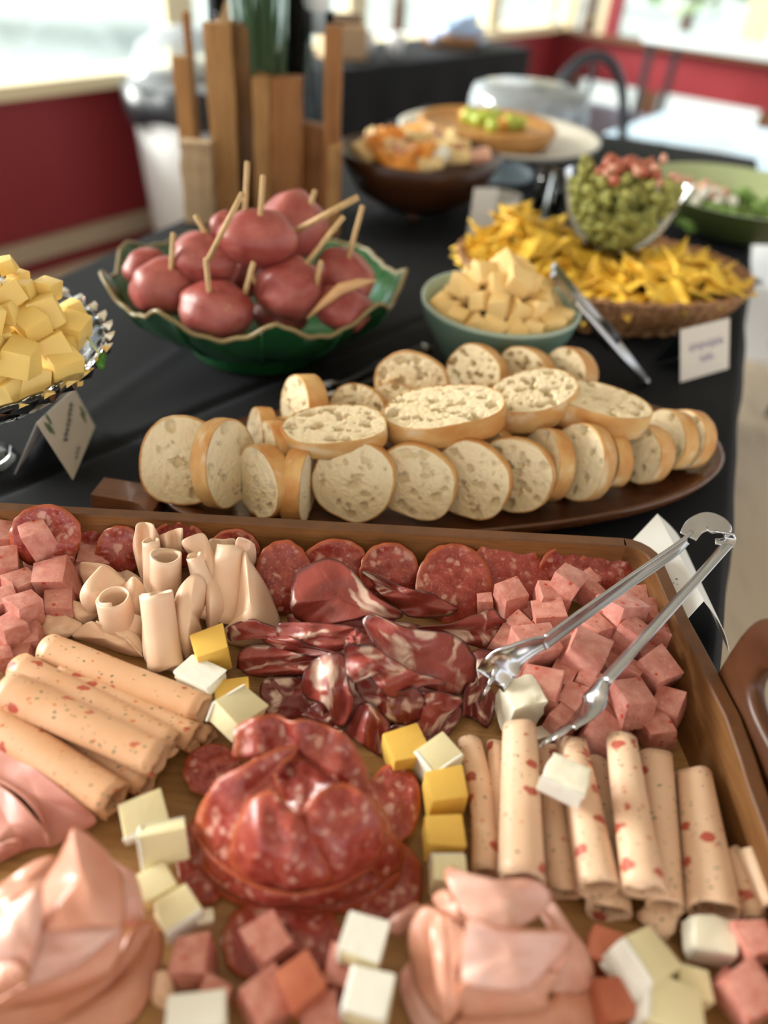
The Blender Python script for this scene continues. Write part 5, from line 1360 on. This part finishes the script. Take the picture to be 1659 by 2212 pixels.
# ================================================================== cured ham (frame B)
GP = 'cured ham slices'
def cured(ol, lab, mat='prosciutto', **k):
    k.setdefault('t', .0012); k.setdefault('rough', 3.0); k['dome'] = k.get('dome', 3) * .5; k.setdefault('ruff', .05)
    if 'wav' in k: k['wav'] = tuple((a, c * 1.4, m_ * .55) for a, c, m_ in k['wav'])
    return tag(slab('cured_ham_slice', 'B', ol, M[mat], **k), lab, 'cured ham', GP)
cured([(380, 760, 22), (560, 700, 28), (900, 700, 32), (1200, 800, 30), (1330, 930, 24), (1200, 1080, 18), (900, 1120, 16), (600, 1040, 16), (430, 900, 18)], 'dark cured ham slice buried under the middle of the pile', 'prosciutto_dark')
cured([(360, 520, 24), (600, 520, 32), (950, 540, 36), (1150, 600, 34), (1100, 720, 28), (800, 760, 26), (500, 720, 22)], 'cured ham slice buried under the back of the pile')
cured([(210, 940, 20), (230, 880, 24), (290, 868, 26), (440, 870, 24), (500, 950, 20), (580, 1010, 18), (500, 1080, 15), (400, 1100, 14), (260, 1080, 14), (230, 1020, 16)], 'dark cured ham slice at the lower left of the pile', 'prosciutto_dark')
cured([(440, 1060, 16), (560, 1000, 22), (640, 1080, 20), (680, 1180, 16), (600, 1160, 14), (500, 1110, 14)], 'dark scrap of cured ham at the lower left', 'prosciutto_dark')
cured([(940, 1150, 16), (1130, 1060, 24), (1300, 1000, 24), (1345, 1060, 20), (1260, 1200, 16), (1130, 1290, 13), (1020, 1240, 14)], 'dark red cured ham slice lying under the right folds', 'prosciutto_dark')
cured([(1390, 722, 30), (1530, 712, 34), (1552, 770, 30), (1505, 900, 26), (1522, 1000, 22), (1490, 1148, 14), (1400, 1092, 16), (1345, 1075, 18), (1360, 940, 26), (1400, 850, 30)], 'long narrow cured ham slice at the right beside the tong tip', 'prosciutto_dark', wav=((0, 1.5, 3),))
cured([(80, 790, 22), (130, 695, 32), (300, 690, 34), (480, 745, 34), (560, 760, 32), (500, 800, 28), (470, 850, 22), (300, 862, 16), (200, 862, 15), (110, 830, 17)], 'streaky cured ham fold at the left of the pile', wav=((80, 1.6, 4),))
cured([(30, 610, 26), (50, 572, 32), (160, 535, 40), (220, 560, 40), (330, 600, 42), (480, 690, 42), (640, 735, 40), (420, 750, 28), (260, 690, 26), (200, 645, 26), (45, 660, 22)], 'long cured ham strip reaching toward the turkey', wav=((60, 1.4, 4),))
cured([(1090, 580, 36), (1250, 566, 42), (1400, 520, 46), (1510, 480, 46), (1565, 530, 40), (1622, 562, 34), (1560, 605, 30), (1540, 692, 22), (1480, 702, 24), (1370, 672, 28), (1230, 625, 32)], 'twisted cured ham strip reaching toward the ham cubes', wav=((75, 1.5, 4),))
cured([(690, 1170, 20), (720, 1100, 28), (780, 1005, 38), (860, 1035, 38), (935, 1120, 28), (925, 1200, 20), (890, 1300, 13), (835, 1280, 15), (755, 1225, 17)], 'shiny cured ham fold with fat edge at the bottom middle', wav=((20, 1.4, 4),))
cured([(1100, 965, 40), (1200, 945, 42), (1345, 988, 34), (1265, 1085, 26), (1190, 1195, 16), (1120, 1192, 16), (1080, 1140, 22), (1120, 1040, 34)], 'cured ham fold with white fat line at the lower right', wav=((10, 1.4, 4),))
cured([(785, 272, 52), (850, 290, 54), (935, 330, 54), (1050, 368, 52), (1180, 400, 46), (1295, 460, 38), (1312, 498, 32), (1200, 532, 26), (1060, 525, 30), (960, 460, 38), (860, 375, 44), (830, 320, 48)], 'crumpled cured ham strip at the back right', wav=((70, 1.5, 4),), rough=4)
cured([(380, 440, 46), (400, 312, 54), (480, 235, 58), (570, 195, 60), (680, 222, 60), (760, 300, 58), (870, 410, 52), (1010, 500, 46), (980, 545, 40), (850, 520, 44), (700, 550, 40), (520, 585, 30), (430, 545, 30), (385, 500, 36)], 'largest cured ham slice standing at the back left of the pile', dome=7, wav=((40, 1.3, 3),))
cured([(300, 610, 40), (330, 560, 46), (480, 555, 50), (700, 575, 54), (770, 600, 54), (745, 665, 48), (640, 722, 40), (480, 702, 36), (350, 672, 34)], 'oval cured ham slice lying across the left middle', dome=5)
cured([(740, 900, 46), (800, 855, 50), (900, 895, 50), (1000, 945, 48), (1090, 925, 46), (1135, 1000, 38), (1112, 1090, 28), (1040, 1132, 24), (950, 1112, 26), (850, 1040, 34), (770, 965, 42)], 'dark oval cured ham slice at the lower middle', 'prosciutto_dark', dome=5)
cured([(790, 560, 62), (830, 512, 66), (900, 528, 66), (1060, 588, 60), (1250, 612, 54), (1370, 672, 46), (1422, 765, 38), (1416, 872, 30), (1370, 942, 24), (1250, 962, 28), (1180, 932, 34), (1060, 890, 44), (930, 800, 56), (860, 680, 62)], 'big marbled cured ham slice at the right of the pile', dome=7, wav=((60, 1.3, 3.5),))
cured([(440, 930, 36), (465, 825, 46), (540, 742, 54), (640, 718, 60), (690, 760, 60), (705, 900, 50), (738, 1000, 38), (700, 1122, 24), (640, 1135, 22), (570, 1015, 32), (480, 985, 32)], 'glossy bluish cured ham fold at the front left', dome=6, wav=((15, 1.5, 4),))
cured([(690, 685, 64), (760, 690, 66), (850, 688, 66), (960, 760, 62), (1100, 840, 56), (1255, 890, 48), (1100, 925, 46), (950, 985, 44), (880, 920, 50), (800, 845, 56), (740, 895, 52), (685, 820, 56)], 'twisted cured ham fold in the centre of the pile', dome=5, wav=((40, 2, 4),), rough=4)
cured([(690, 650, 66), (740, 600, 70), (790, 620, 70), (780, 670, 68), (720, 690, 66)], 'small fatty cured ham curl at the very centre', dome=4, rough=4)

# ================================================================== salami rose (frame E)
GS = 'salami rose slices'
def sal(ol, lab, **k):
    k.setdefault('t', .0017); k.setdefault('rough', 2.4); k.setdefault('ruff', .05); k.setdefault('dome', 2)
    return tag(slab('salami_slice', 'E', ol, M['salami'], **k), lab, 'salami', GS)
def ell(cx, cy, rx, ry, n=14, rot=0):
    out = []
    for j in range(n):
        a = 2 * math.pi * j / n; x, y = rx * math.cos(a), ry * math.sin(a); out.append((cx + x * math.cos(rot) - y * math.sin(rot), cy + x * math.sin(rot) + y * math.cos(rot)))
    return out
sal(ell(615, 1310, 345, 255), 'flat salami slice in front of the rose under the cubes', h=(16, 15))
sal(ell(1190, 980, 200, 240), 'flat salami slice at the lower right of the rose', h=(18, 15))
sal(ell(1218, 560, 155, 235, rot=.15), 'flat salami slice at the right of the rose', h=(24, 18))
sal(ell(230, 370, 165, 150), 'flat salami slice at the upper left of the rose', h=(24, 20))
sal(ell(190, 860, 160, 250), 'flat salami slice under the left side of the rose', h=(18, 15))
sal(ell(700, 470, 330, 260), 'salami slice lying at the bottom of the rose opening', h=(30, 24))
sal([(110, 800, 22), (150, 600, 34), (300, 700, 40), (600, 900, 44), (950, 880, 44), (1180, 680, 40), (1290, 850, 24), (1240, 1010, 18), (1050, 1125, 15), (850, 1172, 14), (600, 1160, 14), (350, 1110, 14), (160, 960, 16)], 'outermost salami slice wrapped round the foot of the rose', dome=2)
sal([(1010, 330, 62), (1090, 420, 58), (1190, 620, 44), (1280, 850, 26), (1200, 960, 22), (1080, 900, 34), (1020, 700, 52), (990, 480, 60)], 'salami slice wrapped round the right side of the rose', dome=5)
sal([(140, 620, 40), (230, 460, 54), (340, 400, 58), (380, 560, 54), (420, 850, 42), (560, 1030, 30), (700, 1090, 24), (520, 1100, 20), (300, 1010, 22), (170, 850, 26)], 'salami slice wrapped round the left side of the rose', dome=6)
sal([(130, 740, 30), (220, 860, 34), (420, 1000, 36), (650, 1060, 38), (880, 1030, 36), (1080, 930, 34), (1230, 760, 30), (1270, 860, 24), (1140, 1010, 21), (900, 1110, 19), (640, 1130, 18), (380, 1080, 18), (180, 940, 20)], 'salami slice forming the lower front rim of the rose', dome=4, cen=(660, 1060, 30))
sal([(340, 270, 66), (365, 130, 72), (460, 80, 76), (560, 58, 78), (650, 100, 78), (760, 88, 78), (880, 130, 74), (980, 190, 72), (1050, 300, 66), (1085, 470, 58), (1000, 500, 50), (900, 420, 48), (760, 320, 46), (600, 250, 50), (480, 290, 56), (390, 310, 62)], 'tall frilly salami slice at the back of the rose', dome=3, ruff=.05, wav=((0, 3.4, 2.2),))
sal([(560, 340, 44), (680, 300, 50), (820, 330, 54), (930, 410, 58), (900, 500, 50), (800, 590, 42), (690, 640, 36), (610, 520, 34)], 'inner salami slice deep in the opening of the rose', dome=-4)
sal([(690, 232, 78), (560, 262, 76), (380, 352, 70), (225, 450, 60), (160, 680, 40), (220, 830, 32), (330, 800, 40), (400, 600, 58), (530, 420, 70), (640, 300, 76)], 'long salami slice curling over the left of the rose', dome=4, wav=((60, 2.5, 1.5),))
sal([(690, 640, 66), (800, 500, 72), (900, 440, 74), (1000, 455, 72), (1100, 520, 66), (1185, 700, 50), (1150, 850, 40), (1010, 985, 32), (890, 1015, 30), (840, 900, 44), (770, 750, 58)], 'rounded salami slice at the right front of the rose', dome=8, wav=((20, 2.3, 1.1),))
sal([(330, 900, 42), (335, 750, 54), (420, 540, 68), (520, 478, 72), (590, 500, 74), (660, 580, 70), (740, 660, 66), (830, 810, 54), (890, 950, 40), (820, 1025, 32), (650, 1065, 28), (480, 1035, 30)], 'broad salami slice at the front centre of the rose', dome=12, wav=((8, 2.7, 1.5),))

# ================================================================== pink ham folds (frame D) and folded ham piles (frames I, G)
def ham(f, ol, lab, grp, mat='ham', **k):
    k.setdefault('t', .0020); k.setdefault('rough', 1.5); k['dome'] = k.get('dome', 4) * .6
    return tag(slab('ham_slice', f, ol, M[mat], **k), lab, 'ham', grp)
GD = 'pink ham folds at the left edge'
ham('D', [(-200, 1000, 20), (0, 1130, 26), (150, 1260, 30), (270, 1400, 28), (380, 1550, 16), (200, 1580, 14), (0, 1660, 14), (-250, 1700, 14)], 'lower pink ham fold at the left picture edge', GD, 'ham_pink', dome=8)
ham('D', [(-150, 920, 28), (60, 878, 34), (300, 1060, 36), (500, 1230, 34), (660, 1378, 24), (570, 1450, 18), (480, 1480, 16), (370, 1560, 16), (320, 1440, 26), (180, 1235, 32), (0, 1090, 32), (-180, 1000, 28)], 'upper pink ham fold next to the herb rolls', GD, 'ham_pink', dome=5)
ham('D', [(-150, 1560, 20), (0, 1540, 26), (100, 1520, 28), (160, 1550, 24), (60, 1640, 16), (-150, 1720, 13)], 'small reddish ham edge under the pink folds', GD, 'ham_pink', dome=3)
GI = 'folded ham pile front left'
ham('I', [(300, 1600, 16), (620, 1440, 26), (860, 1240, 28), (980, 980, 28), (1042, 1000, 20), (1032, 1190, 14), (935, 1450, 13), (800, 1600, 13), (500, 1700, 13)], 'outermost ham slice along the right side of the left pile', GI, dome=3)
ham('I', [(-100, 1620, 24), (0, 1500, 32), (400, 1410, 36), (660, 1290, 38), (790, 1140, 40), (890, 960, 42), (992, 920, 34), (965, 1010, 28), (855, 1230, 22), (600, 1450, 20), (300, 1600, 18)], 'second ham layer from outside in the left pile', GI, dome=4)
ham('I', [(-100, 1500, 34), (180, 1330, 46), (450, 1225, 48), (700, 1040, 50), (790, 940, 52), (775, 1110, 44), (660, 1295, 36), (400, 1415, 32), (0, 1500, 30)], 'third ham layer from outside in the left pile', GI, dome=5)
ham('I', [(-100, 760, 40), (0, 680, 44), (200, 540, 46), (345, 498, 46), (380, 560, 44), (320, 680, 46), (200, 760, 48), (0, 840, 48)], 'ham slice at the back of the left pile', GI, dome=4)
ham('I', [(700, 520, 46), (780, 560, 46), (862, 610, 42), (912, 760, 38), (922, 900, 34), (880, 955, 34), (800, 930, 42), (770, 700, 52)], 'ham slice curving down the right shoulder of the left pile', GI, 'ham_pale', dome=5)
ham('I', [(200, 1210, 58), (230, 980, 62), (500, 960, 62), (790, 938, 56), (650, 1080, 54), (450, 1232, 50), (180, 1335, 48)], 'ham fold below the tall peak of the left pile', GI, 'ham_pale', dome=5)
ham('I', [(270, 705, 56), (370, 520, 66), (425, 400, 72), (472, 320, 76), (560, 352, 70), (700, 490, 58), (780, 640, 54), (792, 935, 58), (600, 955, 64), (280, 972, 66)], 'tall peaked ham slice on top of the left pile', GI, dome=10, hc=66)
ham('I', [(-120, 860, 62), (0, 818, 66), (90, 790, 70), (232, 700, 76), (272, 770, 74), (272, 910, 70), (205, 1205, 62), (140, 1200, 62), (-100, 1210, 58)], 'pale glossy ham fold at the left picture edge', GI, 'ham_pale', dome=7)
ham('I', [(-120, 1200, 56), (0, 1188, 62), (120, 1190, 66), (162, 1262, 62), (115, 1350, 54), (0, 1400, 50), (-120, 1400, 50)], 'curled ham edge at the left picture edge', GI, dome=7)
ham('I', [(970, 1420, 14), (1000, 1270, 24), (1060, 1245, 26), (1110, 1340, 20), (1108, 1450, 14), (1040, 1480, 13)], 'small pale ham scrap right of the left pile', GI, 'turkey', dome=3)
GM = 'folded ham pile front centre'
ham('G', [(250, 1480, 26), (620, 1440, 34), (730, 1370, 32), (870, 1370, 22), (860, 1560, 14), (560, 1640, 14), (240, 1600, 16)], 'lowest ham slice at the front of the central pile', GM, dome=5)
ham('G', [(-20, 1420, 16), (-30, 1280, 22), (60, 1200, 28), (140, 1300, 30), (180, 1500, 22), (60, 1560, 14)], 'ham slice low at the left of the central pile', GM, 'ham_pale', dome=4)
ham('G', [(5, 1090, 38), (60, 978, 44), (140, 988, 50), (240, 1062, 52), (270, 1160, 48), (240, 1300, 42), (160, 1500, 30), (60, 1390, 26), (15, 1250, 30)], 'ham fold at the left of the central pile', GM, dome=7)
ham('G', [(100, 1060, 52), (150, 1002, 58), (250, 1062, 58), (275, 1160, 56), (235, 1300, 50), (255, 1420, 42), (165, 1530, 30), (130, 1310, 46)], 'narrow orange ham fold beside the left one in the central pile', GM, dome=7)
ham('G', [(-110, 1070, 24), (-60, 1010, 30), (40, 970, 36), (60, 1000, 34), (30, 1070, 26), (-40, 1110, 22)], 'leaf-shaped ham scrap at the left of the central pile', GM, 'ham_pale', dome=3)
ham('G', [(600, 960, 44), (670, 950, 46), (760, 1080, 42), (832, 1180, 36), (862, 1340, 26), (760, 1385, 28), (640, 1360, 38), (700, 1280, 44), (740, 1160, 48), (680, 1060, 52)], 'ham slice down the right of the central pile', GM, 'ham_pale', dome=7)
ham('G', [(110, 935, 44), (170, 895, 52), (240, 950, 56), (300, 1030, 58), (260, 1065, 54), (160, 1005, 48)], 'small ham fold at the upper left of the central pile', GM, dome=4)
ham('G', [(255, 1340, 54), (530, 1368, 52), (640, 1288, 52), (705, 1285, 48), (650, 1380, 40), (620, 1455, 34), (270, 1490, 32)], 'ham fold under the white centre fold', GM, dome=6)
ham('G', [(170, 835, 62), (212, 804, 68), (390, 848, 70), (560, 848, 68), (640, 888, 62), (665, 940, 58), (620, 1005, 60), (520, 1072, 64), (420, 1082, 66), (290, 1032, 64), (220, 950, 62)], 'rounded ham slice on top of the central pile', GM, 'ham_pale', dome=7)
ham('G', [(245, 1190, 62), (288, 1040, 74), (420, 1078, 74), (600, 1095, 70), (742, 1100, 62), (742, 1160, 56), (640, 1282, 54), (530, 1372, 54), (270, 1342, 54), (244, 1265, 56)], 'glossy whitish ham fold in the centre of the central pile', GM, 'ham_pale', dome=7)

# ================================================================== steel tongs over the tray (frame C)
k = empty('serving_tongs', fat('C', 900, 700, 58), 'long stainless steel serving tongs lying over the tray corner', 'tongs')
def ribbon(name, pts, widths, wdir, mat, th=.0016, lip=.0):
    """a metal strip through pts with a slight channel section"""
    vs, fs = [], []; n = len(pts)
    for i, p in enumerate(pts):
        t = (pts[min(i + 1, n - 1)] - pts[max(i - 1, 0)]).normalized()
        wv = wdir[i] if isinstance(wdir, list) else wdir
        wv = (wv - t * wv.dot(t)).normalized(); nn = t.cross(wv)
        for s, q in ((-1, -lip), (-.8, 0), (-.4, lip * .35), (0, lip * .45), (.4, lip * .35), (.8, 0), (1, -lip)): vs.append(p + wv * (s * widths[i] / 2) + nn * q)
    for i in range(n - 1):
        for j in range(6): fs.append((i * 7 + j, i * 7 + j + 1, i * 7 + 8 + j, i * 7 + 7 + j))
    return solid(mesh(name, vs, fs, mat, k), th, 0)
def cpts(lst, n=7):
    return [Vector(v) for v in catmull([tuple(fat('C', *q)) for q in lst], n, False)]
side1 = (cU * .9 + cR * .35 - cF * .25).normalized()
a1 = cpts([(1225, 200, 84), (1150, 268, 83), (900, 440, 78), (640, 625, 72), (440, 770, 67)])
ribbon('arm', a1, [.0125] * len(a1), side1, M['brushed'], lip=.0022)
h1_ = cpts([(440, 770, 67), (360, 800, 66), (270, 850, 62), (200, 910, 54), (150, 985, 44)])
ribbon('scoop', h1_, [.009 + .013 * math.sin(min(1, i / (len(h1_) - 1) * 1.25) * 1.57) for i in range(len(h1_))], side1, M['steel'], lip=.0016)
for q in (-1, 0, 1):
    e = h1_[-1] + side1 * (q * .0072); dr = (h1_[-1] - h1_[-4]).normalized()
    tube('tine', [e - dr * .004, e + dr * .004, e + dr * .010], [.0019, .0015, .0006], M['steel'], k, 8)
side2 = (cU * .55 + cR * .75 - cF * .35).normalized()
a2 = cpts([(1420, 250, 86), (1370, 310, 84), (1150, 555, 78), (950, 775, 72), (760, 985, 64)])
ribbon('arm', a2, [.0120] * len(a2), side2, M['brushed'], lip=.0022)
h2_ = cpts([(760, 985, 64), (725, 1050, 60), (700, 1110, 56), (640, 1180, 52), (570, 1235, 49)])
ribbon('scoop', h2_, [.009 + .011 * math.sin(min(1, i / (len(h2_) - 1) * 1.25) * 1.57) for i in range(len(h2_))], side2, M['steel'], lip=.0016)
dr = (h2_[-1] - h2_[-5]).normalized()
for q in (-1, 0, 1):
    e = h2_[-1] + side2 * (q * .0068)
    tube('tine', [e - dr * .004, e + dr * .012, e + dr * .020], [.0019, .0015, .0006], M['steel'], k, 8)
bd = cpts([(1225, 200, 84), (1262, 145, 88), (1330, 118, 92), (1400, 150, 92), (1428, 205, 89), (1420, 250, 86)], 8)
wd0 = (-cF * .55 - cU * .85).normalized()
ribbon('spring_bend', bd, [.0125 + .004 * math.sin(math.pi * i / (len(bd) - 1)) for i in range(len(bd))], wd0, M['steel'], lip=.0)
# white folded card behind the tray corner
k = empty('name_card', at(1470, 1290, 0), 'bluish white folded card wedged behind the tray corner', 'card')
A_, B_, C_, D_ = at(1420, 1110, .042), at(1367, 1166, .042), at(1486, 1335, .056), at(1521, 1297, .056)
solid(mesh('card_front', [A_, B_, C_, D_], [(0, 1, 2, 3)], M['paper'], k, smooth=False), .0006)
E_ = at(1576, 1408, .002); F_ = at(1479, 1185, .002)
vs = []
for i in range(7):
    s = i / 6; vs += [D_.lerp(E_, s) + Vector((.004 * math.sin(3.14 * s), 0, 0)), A_.lerp(F_, s) + Vector((.004 * math.sin(3.14 * s), 0, 0))]
solid(mesh('card_back', vs, [(2 * i, 2 * i + 2, 2 * i + 3, 2 * i + 1) for i in range(6)], M['paper'], k, smooth=False), .0006)
nn_ = (B_ - A_).cross(D_ - A_).normalized(); nn_ = nn_ if nn_.z > 0 else -nn_
def blot(a, b, r_, n_=9):
    c = A_ + (B_ - A_) * a + (D_ - A_) * b + nn_ * .0009; u1 = (B_ - A_).normalized(); v1 = nn_.cross(u1)
    mesh('ink_mark', [c + u1 * r_ * math.cos(t) * (.6 + .4 * rnd.random()) + v1 * r_ * 1.5 * math.sin(t) * (.5 + .5 * rnd.random()) for t in [2 * math.pi * j / n_ for j in range(n_)]], [tuple(range(n_))], M['ink'], k, smooth=False)
for (a, b, r_) in ((.62, .30, .0020), (.70, .33, .0026), (.66, .38, .0016), (.80, .35, .0020), (.74, .40, .0014), (.84, .40, .0012), (.40, .66, .0010), (.52, .66, .0007), (.60, .74, .0007), (.44, .70, .0006)): blot(a, b, r_)
